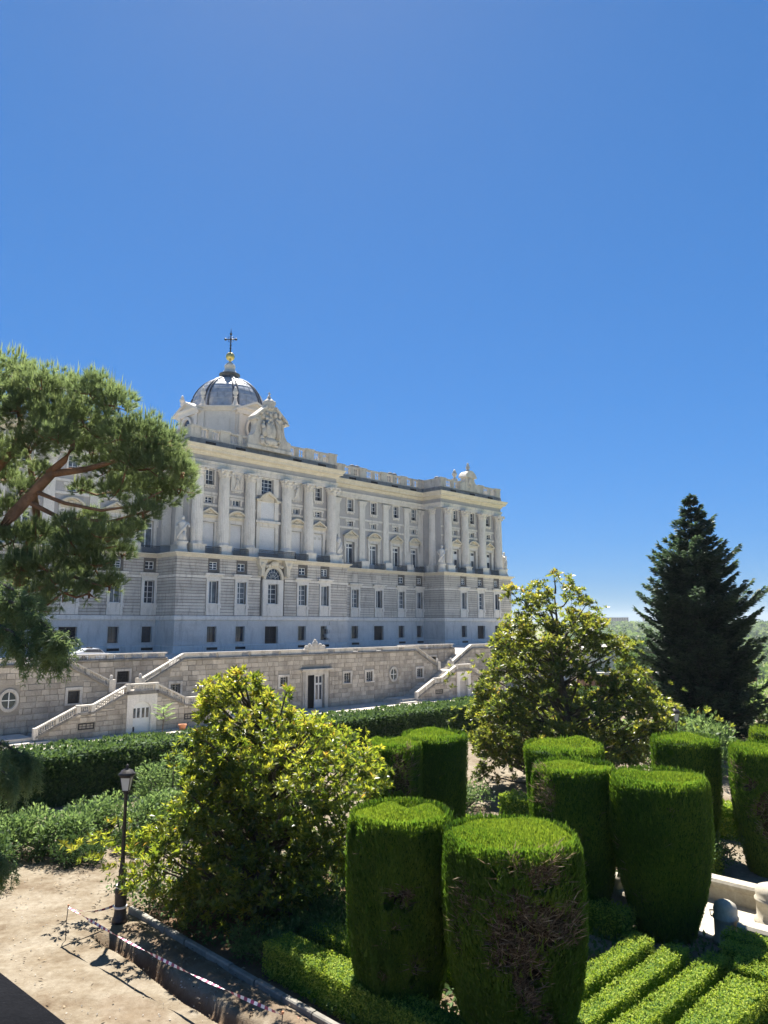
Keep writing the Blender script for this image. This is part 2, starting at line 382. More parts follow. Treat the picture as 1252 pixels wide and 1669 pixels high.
# ------------------------------------------------------------------ ground and terrain
TZ = 3.7            # terrace level
WB = -1.2           # foot of the retaining wall
DP, DW = 95.0, 63.0  # distance across to the palace front and to the retaining wall
def terrain():
    xs = np.concatenate([np.linspace(-4000, -200, 14), np.linspace(-160, 160, 33), np.linspace(200, 4000, 60)])
    ys = np.concatenate([np.linspace(-300, 200, 26), np.linspace(230, 900, 30), np.linspace(950, 5000, 60)])
    X, Y = np.meshgrid(xs, ys)
    P2 = np.stack([X, Y, 0 * X], -1)
    far = np.clip((Y - 110) / 220, 0, 1) * np.clip((X - 10) / 60, 0, 1); far = far * far * (3 - 2 * far)
    r = np.hypot(X, Y)
    ridge = np.clip((r - 500) / 1500, 0, 1)
    Z = -1.35 - far * 34 + far * ridge * 40 + far * (Wob(3, 0.004)(P2) * 4 + Wob(4, 0.012)(P2) * 1.6)
    Z = Z - np.clip((r - 2200) / 1500, 0, 1) * 60
    return np_grid('ground', np.stack([X, Y, Z], -1), M['grassland'])
place('ground', terrain(), kind='structure')

# garden plateau: flat sheet with a gap for the finely modelled walk beside the planting beds
gx0, gx1, gy0, gy1 = -14.0, 2.0, 10.0, 28.0
def quad_sheet(rects, z): return np.array([[(a, b, z), (c, b, z), (c, d, z), (a, d, z)] for a, b, c, d in rects])
mb = MB()
poly = [pq(-60, 60)[:2], pq(95, 60)[:2], pq(95, -38.6)[:2], pq(-60, -38.6)[:2]]
hole = [(gx0, gy0), (gx1, gy0), (gx1, gy1), (gx0, gy1)]
b0 = len(mb.v); mb.v += [(x, y, 0.0) for x, y in poly] + [(x, y, 0.0) for x, y in hole]
# bottom, right, top, left trapezia between the outer diamond and the hole
# outer corners: 0 near-left.. order chosen so that quads do not cross
O = sorted(range(4), key=lambda i: math.atan2(poly[i][1] - 20, poly[i][0] + 6))
H = sorted(range(4), key=lambda i: math.atan2(hole[i][1] - 19, hole[i][0] + 6))
for k in range(4):
    mb._f([O[k], O[(k + 1) % 4], 4 + H[(k + 1) % 4], 4 + H[k]], False)
mb.build('garden_ground', M['sand'], kind='structure')

def trench_walk():
    nx, ny = 230, 260
    X, Y = np.meshgrid(np.linspace(gx0, gx1, nx), np.linspace(gy0, gy1, ny))
    p = (X + Y) * C45; q = (X - Y) * C45
    P2 = np.stack([X, Y, 0 * X], -1)
    wob = Wob(21, 0.9)(P2) * 0.10 + Wob(22, 3.0)(P2) * 0.045
    edge = np.minimum.reduce([(X - gx0), (gx1 - X), (Y - gy0), (gy1 - Y)]); fade = np.clip(edge / 1.0, 0, 1)
    c = np.abs(p + wob - 9.2) - 0.22
    t = np.clip(-c / 0.16 + 0.3, 0, 1); t = t * t * (3 - 2 * t); t *= np.clip((q + 19.4 + wob * 2) / 0.4, 0, 1)
    lip = np.exp(-((p + wob - 9.92) / 0.26) ** 2) * np.clip((q + 19.6) / 0.6, 0, 1)
    small = (Wob(23, 1.3)(P2) * 0.02 + Wob(24, 5)(P2) * 0.011 + Wob(25, 13)(P2) * 0.006)
    rough = np.clip(lip + t, 0, 1)
    Z = (-0.28 * t + 0.09 * lip + small * (1 + 2.0 * rough)) * fade
    # old tyre ruts across the walk
    rut = np.zeros_like(X)
    for off in (0.0, 1.5):
        rr = np.hypot(X + 3.0, Y - 10.5) - (10.6 + off); rut += np.exp(-(rr / 0.13) ** 2)
    Z -= 0.02 * rut * fade
    bed = np.clip((p - 10.45) / 0.1, 0, 1) * np.clip((q + 20.4) / 0.5, 0, 1)
    tone = np.clip(t * 0.95 + lip * 0.55 + bed * 0.9 + (Wob(26, 0.8)(P2) > 0.42) * 0.25, 0, 1) * fade
    return np_grid('walk', np.stack([X, Y, Z], -1), M['sand'], tone)
place('path', trench_walk(), kind='structure')

# low bank that carries the garden plateau, and the gravel walk along the foot of the wall
mb = MB(); a, b, c, d = pq(-60, -38.6), pq(95, -38.6), pq(95, -40.2), pq(-60, -40.2)
mb.v += [(a[0], a[1], 0), (b[0], b[1], 0), (c[0], c[1], WB), (d[0], d[1], WB)]; mb._f([0, 1, 2, 3]); mb.build('garden_bank', M['grassland'], kind='structure')
mb = MB(); a, b, c, d = pq(-60, -40.2), pq(110, -40.2), pq(110, -DW - 0.5), pq(-60, -DW - 0.5)
mb.v += [(*a[:2], WB), (*b[:2], WB), (*c[:2], WB), (*d[:2], WB)]; mb._f([0, 1, 2, 3]); mb.build('gravel_walk', M['gravel'], kind='structure')

# terrace slab behind the wall, notched for the two stairs
STAIRS = (31.0, 74.1)
WO = world_su(52.4, DW, WB)       # frame of the retaining wall: x along, y inwards
woff = (52.4, 0.0, WB)
te = MB()
te.box(0, 140, 3.4, 40.5, WB, TZ)
xs_ = [0] + [v for sc in STAIRS for v in (sc - 5.7, sc + 5.7)] + [140]
for k in range(0, len(xs_), 2): te.box(xs_[k], xs_[k + 1], 0.8, 3.4, WB, TZ)
te.build('terrace', M['paving'], off=woff, loc=WO, rz=R(45), kind='structure').rotation_euler = (0, 0, R(45))

# ------------------------------------------------------------------ shared builders for masonry
BAL = [(0.050, 0.0), (0.050, 0.05), (0.030, 0.09), (0.068, 0.24), (0.030, 0.40), (0.052, 0.46), (0.052, 0.50)]
def baluster(mb, x, y, z, h, seg=6, w=1.0):
    k = h / 0.50
    mb.lathe(x, y, [(r * w, z + zz * k) for r, zz in BAL], seg)
def wall_cells(mb, x0, x1, y0, y1, z0, z1, holes):
    """a wall from boxes round its openings (x0, x1, z0, z1)"""
    hs_ = sorted(h for h in holes if h[0] < x1 and h[1] > x0 and h[2] < z1 and h[3] > z0)
    cols = []
    for h in hs_:
        if cols and abs(cols[-1][0] - h[0]) < 0.9 or cols and h[0] < cols[-1][1]:
            cols[-1][0] = min(cols[-1][0], h[0]); cols[-1][1] = max(cols[-1][1], h[1]); cols[-1][2].append(h)
        else: cols.append([h[0], h[1], [h]])
    x = x0
    for a, b, hl in cols:
        if a > x: mb.box(x, a, y0, y1, z0, z1)
        z = z0
        for h in sorted(hl, key=lambda q: q[2]):
            if h[2] > z: mb.box(a, b, y0, y1, z, h[2])
            if h[0] > a: mb.box(a, h[0], y0, y1, h[2], h[3])
            if h[1] < b: mb.box(h[1], b, y0, y1, h[2], h[3])
            z = h[3]
        if z < z1: mb.box(a, b, y0, y1, z, z1)
        x = b
    if x < x1: mb.box(x, x1, y0, y1, z0, z1)

CACHE = {}
def window_meshes(w, h, nx, nz, fmat, gmat, bar=0.05, edge=0.09):
    key = (w, h, nx, nz, fmat, gmat, bar)
    if key not in CACHE:
        f = MB()
        f.box(-w / 2, -w / 2 + edge, 0, 0.1, 0, h); f.box(w / 2 - edge, w / 2, 0, 0.1, 0, h)
        f.box(-w / 2 + edge, w / 2 - edge, 0, 0.1, 0, edge); f.box(-w / 2 + edge, w / 2 - edge, 0, 0.1, h - edge, h)
        for k in range(1, nx):
            x = -w / 2 + w * k / nx; t = bar * (1.6 if k * 2 == nx else 1.0); f.box(x - t / 2, x + t / 2, 0.02, 0.08, edge, h - edge)
        for k in range(1, nz):
            z = h * k / nz; f.box(-w / 2 + edge, w / 2 - edge, 0.03, 0.07, z - bar / 2, z + bar / 2)
        g = MB().box(-w / 2 + edge * .6, w / 2 - edge * .6, 0.055, 0.075, edge * .6, h - edge * .6)
        CACHE[key] = (f.mesh('window_frame', M[fmat]), g.mesh('pane', M[gmat]))
    return CACHE[key]
def add_window(parent, x, y, z, w, h, nx=2, nz=4, fmat='whitewood', gmat='glass', bar=0.05, name='window'):
    f, g = window_meshes(w, h, nx, nz, fmat, gmat, bar)
    o = place(name, f, parent, (x, y, z)); place('pane', g, o, (0, 0, 0)); return o
def cached(key, fn, name, mat):
    if key not in CACHE: mb = MB(); fn(mb); CACHE[key] = mb.mesh(name, M[mat])
    return CACHE[key]
def surround(mb, w, h, t, y0, y1, sill=True):
    mb.box(-w / 2 - t, -w / 2, y0, y1, 0, h); mb.box(w / 2, w / 2 + t, y0, y1, 0, h); mb.box(-w / 2 - t, w / 2 + t, y0, y1, h, h + t)
    if sill: mb.box(-w / 2 - t * 1.2, w / 2 + t * 1.2, y0 - 0.05, y1, -t * .6, 0)

# ------------------------------------------------------------------ retaining wall
wall = empty('retaining_wall', WO, R(45), label='long stone block retaining wall with small barred windows below the palace', category='wall')
WWIN = [26.4, 35.75, 44.65, 48.2, 57.1, 60.55, 69.2]
OCUL = [21.3, 64.55]
wholes = [(x - 0.5, x + 0.5, 1.25, 2.35) for x in WWIN] + [(51.35, 53.75, WB, 2.35)]
def notch_top(x, base=4.42):
    for sc in STAIRS:
        a = abs(x - sc)
        if a < 1.35: return 1.95
        if a < 5.5: return 2.25 + (a - 1.35) / (5.5 - 1.35) * (base - 2.25)
    return base
core = MB()
segs = [6, STAIRS[0] - 5.5, STAIRS[0] + 5.5, STAIRS[1] - 5.5, STAIRS[1] + 5.5, 100]
def clip_holes(x0, x1): return [h for h in wholes if h[0] >= x0 and h[1] <= x1]
for a, b in ((segs[0], segs[1]), (segs[2], segs[3]), (segs[4], segs[5])):
    wall_cells(core, a, b, 0, 0.8, WB, 4.42, clip_holes(a, b))
for sc in STAIRS:
    for sg in (-1, 1):
        a, b = (sc + sg * 1.35, sc + sg * 5.5)
        lo, hi = min(a, b), max(a, b)
        wall_cells(core, lo, hi, 0, 0.5, WB, 2.25, [(h[0], h[1], h[2], min(h[3], 2.25)) for h in clip_holes(lo, hi)])
        core.prism_xz([(a, 2.25), (b, 2.25), (b, 4.42)] if sg > 0 else [(b, 2.25), (a, 2.25), (b, 4.42)], 0, 0.5)
    core.box(sc - 1.35, sc + 1.35, 0, 0.5, WB, 1.95)
    # recessed wall behind the stair
    wall_cells(core, sc - 5.7, sc + 5.7, 3.0, 3.4, WB, 4.42, [(sc + 0.5, sc + 1.7, 2.5, 3.5)])
    core.box(sc - 5.7, sc - 5.5, 0.5, 3.0, WB, 3.68); core.box(sc + 5.5, sc + 5.7, 0.5, 3.0, WB, 3.68)
core.build('wall', M['mortar'], wall, woff)
# blocks
def blocks(x0, x1, z0, z1, y, holes, top=None, bot=None, rowh=0.46, lo=0.55, hi=1.35, seed=1):
    g = random.Random(seed); out = []; z = z0; r = 0
    nrow = max(1, round((z1 - z0) / rowh)); rh = (z1 - z0) / nrow
    for r in range(nrow):
        z = z0 + r * rh; x = x0 - g.uniform(0, 0.5)
        while x < x1:
            w = g.uniform(lo, hi); a, b = max(x, x0), min(x + w, x1); x += w
            pieces = [(a, b)]
            for h in holes:
                if h[2] < z + rh - 0.03 and h[3] > z + 0.03:
                    np_ = []
                    for p in pieces:
                        if p[1] <= h[0] or p[0] >= h[1]: np_.append(p); continue
                        if p[0] < h[0]: np_.append((p[0], h[0]))
                        if p[1] > h[1]: np_.append((h[1], p[1]))
                    pieces = np_
            for p in pieces:
                if p[1] - p[0] < 0.12: continue
                zt = z + rh
                if top:
                    m_ = min(top(p[0]), top(p[1]), top((p[0] + p[1]) / 2)); zt = min(zt, m_)
                    if zt - z < 0.12: continue
                out.append((p[0], p[1], y - g.uniform(0.03, 0.075), z, zt))
    return out
def block_box():
    # block with softened arrises, unit size
    mb = MB(); e = 0.035
    f = [(e, 0, e), (1 - e, 0, e), (1 - e, 0, 1 - e), (e, 0, 1 - e)]; k = [(0, 0.5, 0), (1, 0.5, 0), (1, 0.5, 1), (0, 0.5, 1)]; m_ = [(0, .25, 0), (1, .25, 0), (1, .25, 1), (0, .25, 1)]
    mb.v = f + m_ + [(a, 1, c) for a, b, c in k]
    mb._f([0, 1, 2, 3])
    for i in range(4): j = (i + 1) % 4; mb._f([j, i, 4 + i, 4 + j]); mb._f([4 + j, 4 + i, 8 + i, 8 + j])
    return mb
BB = block_box()
def block_joined(lst, name, parent, off, mat, depth=0.14, gap=0.012):
    V = []; T = []
    bv = np.array(BB.v)
    for a, b, y, z0, z1 in lst:
        v = np.stack([a + gap + bv[:, 0] * (b - a - 2 * gap), y + bv[:, 1] * depth, z0 + gap + bv[:, 2] * (z1 - z0 - 2 * gap)], -1) - np.array(off)
        V.append(v[np.array([q for q in BB.f])]); T.append(np.full(len(BB.f), rng.random()))
    V = np.concatenate(V); T = np.concatenate(T)
    return place(name, np_mesh(name, V, mat, T), parent, kind='stuff')
whole2 = [(x - 0.75, x + 0.75, 1.0, 2.65) for x in WWIN] + [(50.6, 54.5, WB, 3.1)] + [(x - 0.8, x + 0.8, 1.0, 2.7) for x in OCUL]
bl = blocks(12, 95, WB, 4.40, 0.0, whole2, top=notch_top)
def seen(b): x = (b[0] + b[1]) / 2; return (18 < x < 37) or (46.5 < x < 70)
bl.sort(key=lambda b: (not seen(b), -(b[1] - b[0]) * (b[4] - b[3]) / (90 + b[0])))
bmesh_ = BB.mesh('block', M['block'])
for a, b, y, z0, z1 in bl[:290]:
    place('block', bmesh_, wall, (a + 0.012 - woff[0], y, z0 + 0.012 - WB), scale=(b - a - 0.024, 0.14, z1 - z0 - 0.024))
rest = bl[290:]
for sc in STAIRS: rest += blocks(sc - 5.5, sc + 5.5, 1.5, 4.40, 3.0, [(sc + 0.2, sc + 2.0, 2.3, 3.7)], seed=5)
block_joined(rest, 'blockwork', wall, woff, M['block'])
# plinth course, coping and parapet
def runs(): return ((12, STAIRS[0] - 5.5), (STAIRS[0] + 5.5, STAIRS[1] - 5.5), (STAIRS[1] + 5.5, 98))
for a, b in runs():
    MB().sweep([(a, 0), (b, 0)], [(-0.2, 4.42), (0.10, 4.42), (0.20, 4.50), (0.20, 4.60), (0.06, 4.63), (-0.2, 4.63)]).build('string_course', M['stained'], wall, woff)
    x = a; k = 0
    bal = MB()
    while x < b - 0.2:
        w = min(2.75, b - x)
        MB().box(x + 0.01, x + w - 0.01, 0.0, 0.28, 4.631, 4.99).build('parapet_panel', M['parapet'], wall, woff)
        MB().box(x + 0.005, x + min(w + 1.0, b - x) - 0.005, -0.07, 0.34, 4.99, 5.10).build('coping_stone', M['parapet'], wall, woff)
        x += w
        if x < b - 1.2:
            for q in range(6): baluster(bal, x + 0.12 + q * 0.15, 0.14, 4.631, 0.358)
            x += 1.0
    if bal.v: bal.build('balusters', M['parapet'], wall, woff, kind='stuff')
for sc in STAIRS:
    a, b = sc - 5.45, sc + 5.45
    MB().sweep([(a, 3.0), (b, 3.0)], [(-0.2, 4.42), (0.10, 4.42), (0.18, 4.50), (0.18, 4.60), (0.05, 4.63), (-0.2, 4.63)]).build('string_course', M['stained'], wall, woff)
    MB().box(a, b, 2.93, 3.34, 4.99, 5.10).build('coping_stone', M['parapet'], wall, woff)
    bal = MB(); x = a
    while x < b - 0.4:
        MB().box(x, x + 0.42, 3.0, 3.28, 4.631, 4.99).build('parapet_panel', M['parapet'], wall, woff); x += 0.42
        for q in range(8):
            if x + 0.12 + q * 0.15 < b - .1: baluster(bal, x + 0.12 + q * 0.15, 3.14, 4.631, 0.358)
        x += 1.28
    bal.build('balusters', M['parapet'], wall, woff, kind='stuff')
    # small barred opening in the recess
    add_window(wall, sc + 1.1 - woff[0], 3.22, 2.5 - WB, 1.2, 1.0, 5, 4, 'iron', 'darkvoid', 0.035)
    place('window_surround', cached('recs', lambda m: surround(m, 1.2, 1.0, 0.2, -0.08, 0.1), 'window_surround', 'parapet'), wall, (sc + 1.1 - woff[0], 3.0, 2.5 - WB))
for x in WWIN:
    big = x == 26.4
    add_window(wall, x - woff[0], 0.22, 1.25 - WB, 1.0, 1.1, 3 if not big else 5, 4, 'whitewood' if not big else 'iron', 'glass', 0.04)
    place('window_surround', cached('wsur', lambda m: surround(m, 1.0, 1.1, 0.22, -0.10, 0.12), 'window_surround', 'parapet'), wall, (x - woff[0], 0, 1.25 - WB))
    bars = cached('wbars', lambda m: [m.box(-0.36 + .24 * i, -0.33 + .24 * i, 0, 0.03, 0, 1.1) for i in range(4)] + [m.box(-.5, .5, 0.0, 0.03, .25 + .3 * i, .28 + .3 * i) for i in range(3)], 'grille', 'iron')
    place('grille', bars, wall, (x - woff[0], 0.06, 1.25 - WB))
for x in OCUL:
    o = MB(); ring = [(0.52, -0.02), (0.52, 0.0), (0.75, 0.0), (0.75, -0.12), (0.56, -0.14)]
    b0 = 24
    for k in range(b0):
        for r, y in ring: o.v.append((r * math.cos(2 * math.pi * k / b0), y, 1.2 * r * math.sin(2 * math.pi * k / b0)))
    for k in range(b0):
        for i in range(len(ring)): o._f([k * 5 + i, k * 5 + (i + 1) % 5, ((k + 1) % b0) * 5 + (i + 1) % 5, ((k + 1) % b0) * 5 + i])
    w_ = o.build('round_window', M['parapet'], wall, loc=(x - woff[0], -0.01, 1.85 - WB))
    g = MB(); g.prism_xz([(0.55 * math.cos(t * math.pi / 10), 0.66 * math.sin(t * math.pi / 10)) for t in range(20)], -0.015, 0.01); g.build('pane', M['glass'], w_)
    g = MB().box(-0.03, 0.03, -0.06, -0.02, -0.62, 0.62).box(-0.52, -0.03, -0.06, -0.02, -0.03, 0.03).box(0.03, 0.52, -0.06, -0.02, -0.03, 0.03); g.build('glazing_bar', M['whitewood'], w_)
# garden door
dr = MB(); dr.box(51.0, 51.35, -0.16, 0.1, WB, 2.35); dr.box(53.75, 54.1, -0.16, 0.1, WB, 2.35); dr.box(51.0, 54.1, -0.16, 0.1, 2.35, 2.75)
dr.box(50.8, 51.0, -0.06, 0.1, WB, 2.75); dr.box(54.1, 54.3, -0.06, 0.1, WB, 2.75); dr.box(50.5, 54.6, -0.25, 0.1, 2.75, 2.88); dr.box(50.35, 54.75, -0.5, 0.1, 2.88, 3.02)
dr.build('door_surround', M['parapet'], wall, woff)
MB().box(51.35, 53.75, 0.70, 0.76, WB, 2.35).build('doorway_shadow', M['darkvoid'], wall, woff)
door = MB(); door.box(0, 1.15, 0, 0.07, 0.02, 0.9); door.box(0, 1.15, 0.0, 0.07, 2.45, 2.65); door.box(0, 1.15, 0, 0.07, 3.35, 3.53)
for a, b in ((0, 0.16), (0.5, 0.65), (1.0, 1.15)): door.box(a, b, 0, 0.07, 0.9, 2.45); door.box(a, b, 0, 0.07, 2.65, 3.35)
dd = door.build('door', M['greydoor'], wall, loc=(52.6 - woff[0], 0.25, 0.0)); MB().box(0.1, 1.05, 0.03, 0.05, 0.85, 3.4).build('pane', M['glass'], dd)
# carved cartouche on the parapet above the door
ca = MB(); ca.ball((52.5, 0.12, 5.55), 0.42, 14, 8, 1, 0.55, 1.05)
ca.prism_xz([(51.0, 5.1), (54.0, 5.1), (53.5, 5.32), (53.0, 5.45), (52.0, 5.45), (51.5, 5.32)], -0.05, 0.3)
for sg in (-1, 1): ca.ball((52.5 + sg * 0.75, 0.12, 5.5), 0.2, 8, 6); ca.ball((52.5 + sg * 1.2, 0.12, 5.3), 0.22, 8, 6)
ca.ball((52.5, 0.12, 6.0), 0.16, 8, 6); ca.build('cartouche', M['parapet'], wall, woff)

# ------------------------------------------------------------------ double stairs
def sloped(mb, x0, z0, x1, z1, y0, y1, h):
    """parallelogram bar from (x0, z0) to (x1, z1), h thick upwards"""
    if x1 < x0: x0, z0, x1, z1 = x1, z1, x0, z0
    mb.prism_xz([(x0, z0), (x1, z1), (x1, z1 + h), (x0, z0 + h)], y0, y1)
def staircase(sc, label, door_kind):
    st = empty('staircase', world_su(sc, DW, WB), R(45), label=label, category='staircase', group='double stairs in the retaining wall')
    off = (0.0, 0.0, WB)
    bal = MB(); lower = MB()
    # upper flights behind the wall face
    for sg in (-1, 1):
        n = 11
        for k in range(n):
            x0 = 1.35 + k * (5.5 - 1.35) / n; x1 = x0 + (5.5 - 1.35) / n; z = 1.98 + (k + 1) * (TZ - 1.98) / n
            a, b = sorted((sg * x0, sg * x1)); MB().box(a, b, 0.5, 2.99, z - 0.35, z).build('step', M['step'], st, off)
        bb = MB(); sloped(bb, sg * 1.35, 2.25, sg * 5.5, 4.42, -0.14, 0.45, 0.16); bb.build('string_course', M['stained'], st, off)
        bb = MB(); sloped(bb, sg * 1.35, 2.83, sg * 5.55, 4.99, -0.07, 0.40, 0.11); bb.build('handrail', M['parapet'], st, off)
        for t0, t1 in ((0.0, 0.1), (0.47, 0.55), (0.93, 1.0)):
            xa, xb = sg * (1.35 + 4.15 * t0), sg * (1.35 + 4.15 * t1); za, zb = 2.41 + 2.16 * t0, 2.41 + 2.16 * t1
            pp = MB(); sloped(pp, xa, za, xb, zb, 0.0, 0.30, 0.42); pp.build('baluster_post', M['parapet'], st, off)
        for q in range(24):
            t = 0.11 + q * 0.0352
            if 0.46 < t < 0.56 or t > 0.92: continue
            baluster(bal, sg * (1.35 + 4.15 * t), 0.15, 2.38 + 2.17 * t, 0.48)
        MB().box(sg * 1.35 - 0.28, sg * 1.35 + 0.28, -0.2, 0.55, 1.97, 3.02).build('newel', M['parapet'], st, off)
        MB().lathe(sg * 1.35, 0.15, [(0.12, 3.02), (0.2, 3.06), (0.1, 3.12), (0.16, 3.3), (0.05, 3.42)], 10).build('finial', M['parapet'], st, off)
    MB().box(-1.35, 1.35, 0.0, 2.99, 1.75, 1.98).build('landing', M['step'], st, off)
    # forward landing with a doorway below
    MB().box(-1.3, 1.3, -2.8, 0.0, 1.78, 1.975).build('landing', M['step'], st, off)
    w = MB()
    arch = [(-1.35, WB), (-0.8, WB)] + [(-0.8 * math.cos(math.pi * t / 10), 0.72 + 0.55 * math.sin(math.pi * t / 10)) for t in range(11)] + [(0.8, WB), (1.35, WB), (1.35, 1.9), (-1.35, 1.9)]
    w.prism_xz(arch, -3.1, -2.7); w.build('doorway', M['limestone'], st, off)
    if door_kind:
        leaf = MB(); leaf.box(-0.8, 0.8, -2.85, -2.8, WB, 1.25); lf = leaf.build('door', M['whitewood'], st, off)
        for x in (-0.7, -0.33, 0.1, 0.47): MB().box(x, x + 0.24, -2.87, -2.853, -0.05, 0.75).build('pane', M['glass'], lf, off)
        MB().box(-0.72, -0.52, -2.87, -2.853, -1.15, -0.75).build('vent', M['glass'], lf, off)
    else:
        MB().box(-0.8, 0.8, -2.78, -2.74, WB, 1.3).build('niche_back', M['parapet'], st, off)
    # lower flights
    for sg in (-1, 1):
        n = 9
        for k in range(n):
            x0 = 1.3 + k * 2.9 / n; z = 1.975 - (k + 1) * 0.155
            a, b = sorted((sg * x0, sg * (x0 + 2.9 / n))); MB().box(a, b, -2.8, -0.1, z - 0.4, z).build('step', M['step'], st, off)
        a, b = sorted((sg * 4.2, sg * 5.4)); MB().box(a, b, -2.8, -0.1, 0.3, 0.58).build('landing', M['step'], st, off)
        n = 11
        for k in range(n):
            x0 = 5.4 + k * 3.3 / n; z = 0.58 - (k + 1) * 0.155
            if z < WB + 0.02: break
            a, b = sorted((sg * x0, sg * (x0 + 3.3 / n))); MB().box(a, b, -2.8, -0.1, max(WB, z - 0.4), z).build('step', M['step'], st, off)
        for k in range(3):
            a, b = sorted((sg * 7.6, sg * (11.8 - 0.35 * k - (0 if k else 0)))); MB().box(a, b, -3.6 + 0.3 * k, -2.82 if k else -2.81, WB, WB + 0.14 * (k + 1)).build('step', M['step'], st, off) if k == 0 else None
            a, b = sorted((sg * 8.72, sg * (11.8 - 0.4 * k))); MB().box(a, b, -2.80, -0.1, WB + 0.14 * k, WB + 0.14 * (k + 1)).build('step', M['step'], st, off)
        # front wall under the flights
        pts = [(1.35, 2.05), (4.2, 0.62), (5.4, 0.62), (8.6, -0.85)]
        poly_ = [(sg * x, z) for x, z in pts]; fl = [(sg * 1.35, WB)] + poly_ + [(sg * 8.6, WB)]
        if sg > 0: fl = fl[::-1]
        MB().prism_xz(fl, -3.0, -2.8).build('wall', M['mortar'], st, off)
        def topf(x, sg=sg):
            a = abs(x)
            for (xa, za), (xb, zb) in zip(pts, pts[1:]):
                if xa <= a <= xb: return za + (zb - za) * (a - xa) / (xb - xa) - 0.02
            return WB
        x0, x1 = sorted((sg * 1.36, sg * 8.5))
        lw = blocks(x0, x1, WB, 2.0, -3.0, [(sg * 4.7 - .7, sg * 4.7 + .7, -0.55, -0.05)], top=topf, rowh=0.42, seed=int(sc) + sg)
        if lw: block_joined(lw, 'blockwork', st, off, M['block'])
        add_window(st, sg * 4.7, -3.04, -0.55 - WB, 1.3, 0.5, 4, 2, 'iron', 'darkvoid', 0.04)
        sections = [((1.25, 2.05), (4.2, 0.62)), ((4.2, 0.62), (5.4, 0.62)), ((5.4, 0.62), (8.6, -0.85))]
        for (xa, za), (xb, zb) in sections:
            bb = MB(); sloped(bb, sg * xa, za, sg * xb, zb, -3.16, -2.74, 0.15); bb.build('string_course', M['stained'], st, off)
            bb = MB(); sloped(bb, sg * xa, za + 0.62, sg * xb, zb + 0.62, -3.12, -2.72, 0.13); bb.build('handrail', M['parapet'], st, off)
            m_ = max(1, int(abs(xb - xa) / 0.165))
            for q in range(1, m_):
                t = q / m_
                if abs(xb - xa) > 2 and 0.46 < t < 0.54: continue
                baluster(bal, sg * (xa + (xb - xa) * t), -2.92, za + (zb - za) * t + 0.13, 0.50)
            if abs(xb - xa) > 2:
                pp = MB(); sloped(pp, sg * (xa + (xb - xa) * .46), za + (zb - za) * .46 + .14, sg * (xa + (xb - xa) * .54), za + (zb - za) * .54 + .14, -3.04, -2.8, 0.49); pp.build('baluster_post', M['parapet'], st, off)
        for x, z in ((4.2, 0.62), (5.4, 0.62), (8.6, -0.85)):
            MB().box(sg * x - 0.17, sg * x + 0.17, -3.10, -2.73, z - 0.1, z + 0.76).build('newel', M['parapet'], st, off)
        MB().box(sg * 1.3 - 0.17, sg * 1.3 + 0.17, -3.10, -2.73, 1.95, 2.81).build('newel', M['parapet'], st, off)
    MB().box(-1.45, 1.45, -3.16, -2.74, 1.9, 2.19).build('string_course', M['stained'], st, off)
    MB().box(-1.13, 1.13, -3.12, -2.72, 2.67, 2.80).build('handrail', M['parapet'], st, off)
    for q in range(14): baluster(bal, -0.98 + q * 0.15, -2.92, 2.18, 0.50)
    bal.build('balusters', M['parapet'], st, off, kind='stuff')
    return st
staircase(STAIRS[0], 'double stone staircase with a white double door under its landing', True)
staircase(STAIRS[1], 'farther double stone staircase with an arched niche under its landing', False)

# ------------------------------------------------------------------ palace
poff = (94.0, 0.0, TZ)
pal = empty('palace', world_su(94.0, DP, TZ), R(45), label='pale stone royal palace with columned pavilions, balustraded roofline and lead dome', category='palace')
LX = lambda x, y, z: (x - poff[0], y, z - poff[2])
BP = [(14, 5.5), (53.4, 5.5), (53.4, 0), (86.0, 0), (86.0, 5.5), (111.8, 5.5), (111.8, 0), (134.2, 0), (134.2, 34)]
UP = [(14, 7.0), (56.0, 7.0), (56.0, 2.0), (84.5, 2.0), (84.5, 7.0), (113.3, 7.0), (113.3, 2.0), (133.1, 2.0), (133.1, 34)]
CB = [59.45, 64.35, 70.15, 76.2, 80.95]          # bays of the middle pavilion
CC = [57.15, 61.65, 66.45, 73.65, 78.3, 83.45]   # its columns
WBY = [92.95, 99.1, 105.3, 110.55]               # bays of the wing
WP = [89.4, 95.9, 102.3, 108.3, 112.7]           # its pilasters
RB = [117.8, 123.4, 128.9]
RC = [114.75, 120.2, 126.0, 131.75]
LB = [22.0, 28.3, 34.6, 40.8, 47.1, 52.15]       # wing left of the pavilion
LP_ = [25.2, 31.5, 37.7, 44.0, 49.8, 54.6]
FRONTS = [(14, 53.4, 14, 56.0, 5.5, 7.0, LB), (53.4, 86.0, 56.0, 84.5, 0, 2.0, CB), (86.0, 111.8, 84.5, 113.3, 5.5, 7.0, WBY), (111.8, 134.2, 113.3, 133.1, 0, 2.0, RB)]
DOORS = {70.15, 99.1, 123.4, 40.8}
lowholes, uphole = [], []
for a, b, ua, ub, yb, yu, bays in FRONTS:
    for x in bays:
        wide = 1.25 if x in DOORS else 0.8
        lowholes.append((x - wide, x + wide, TZ if x in DOORS else 5.15, 7.4))
        if x != 70.15:
            lowholes.append((x - 0.85, x + 0.85, 10.75, 14.05)); 
            if x not in (92.95, 99.1): lowholes.append((x - 0.7, x + 0.7, 15.7, 16.85))
            uphole.append((x - 1.05, x + 1.05, 19.0, 23.0)); uphole.append((x - 0.7, x + 0.7, 26.0, 26.9))
            if x not in (64.35, 76.2): uphole.append((x - 0.75, x + 0.75, 28.75, 31.1))
lowholes.append((69.15, 71.15, 10.9, 13.95)); uphole.append((68.95, 71.35, 28.5, 31.05))
pl, core, up = MB(), MB(), MB()
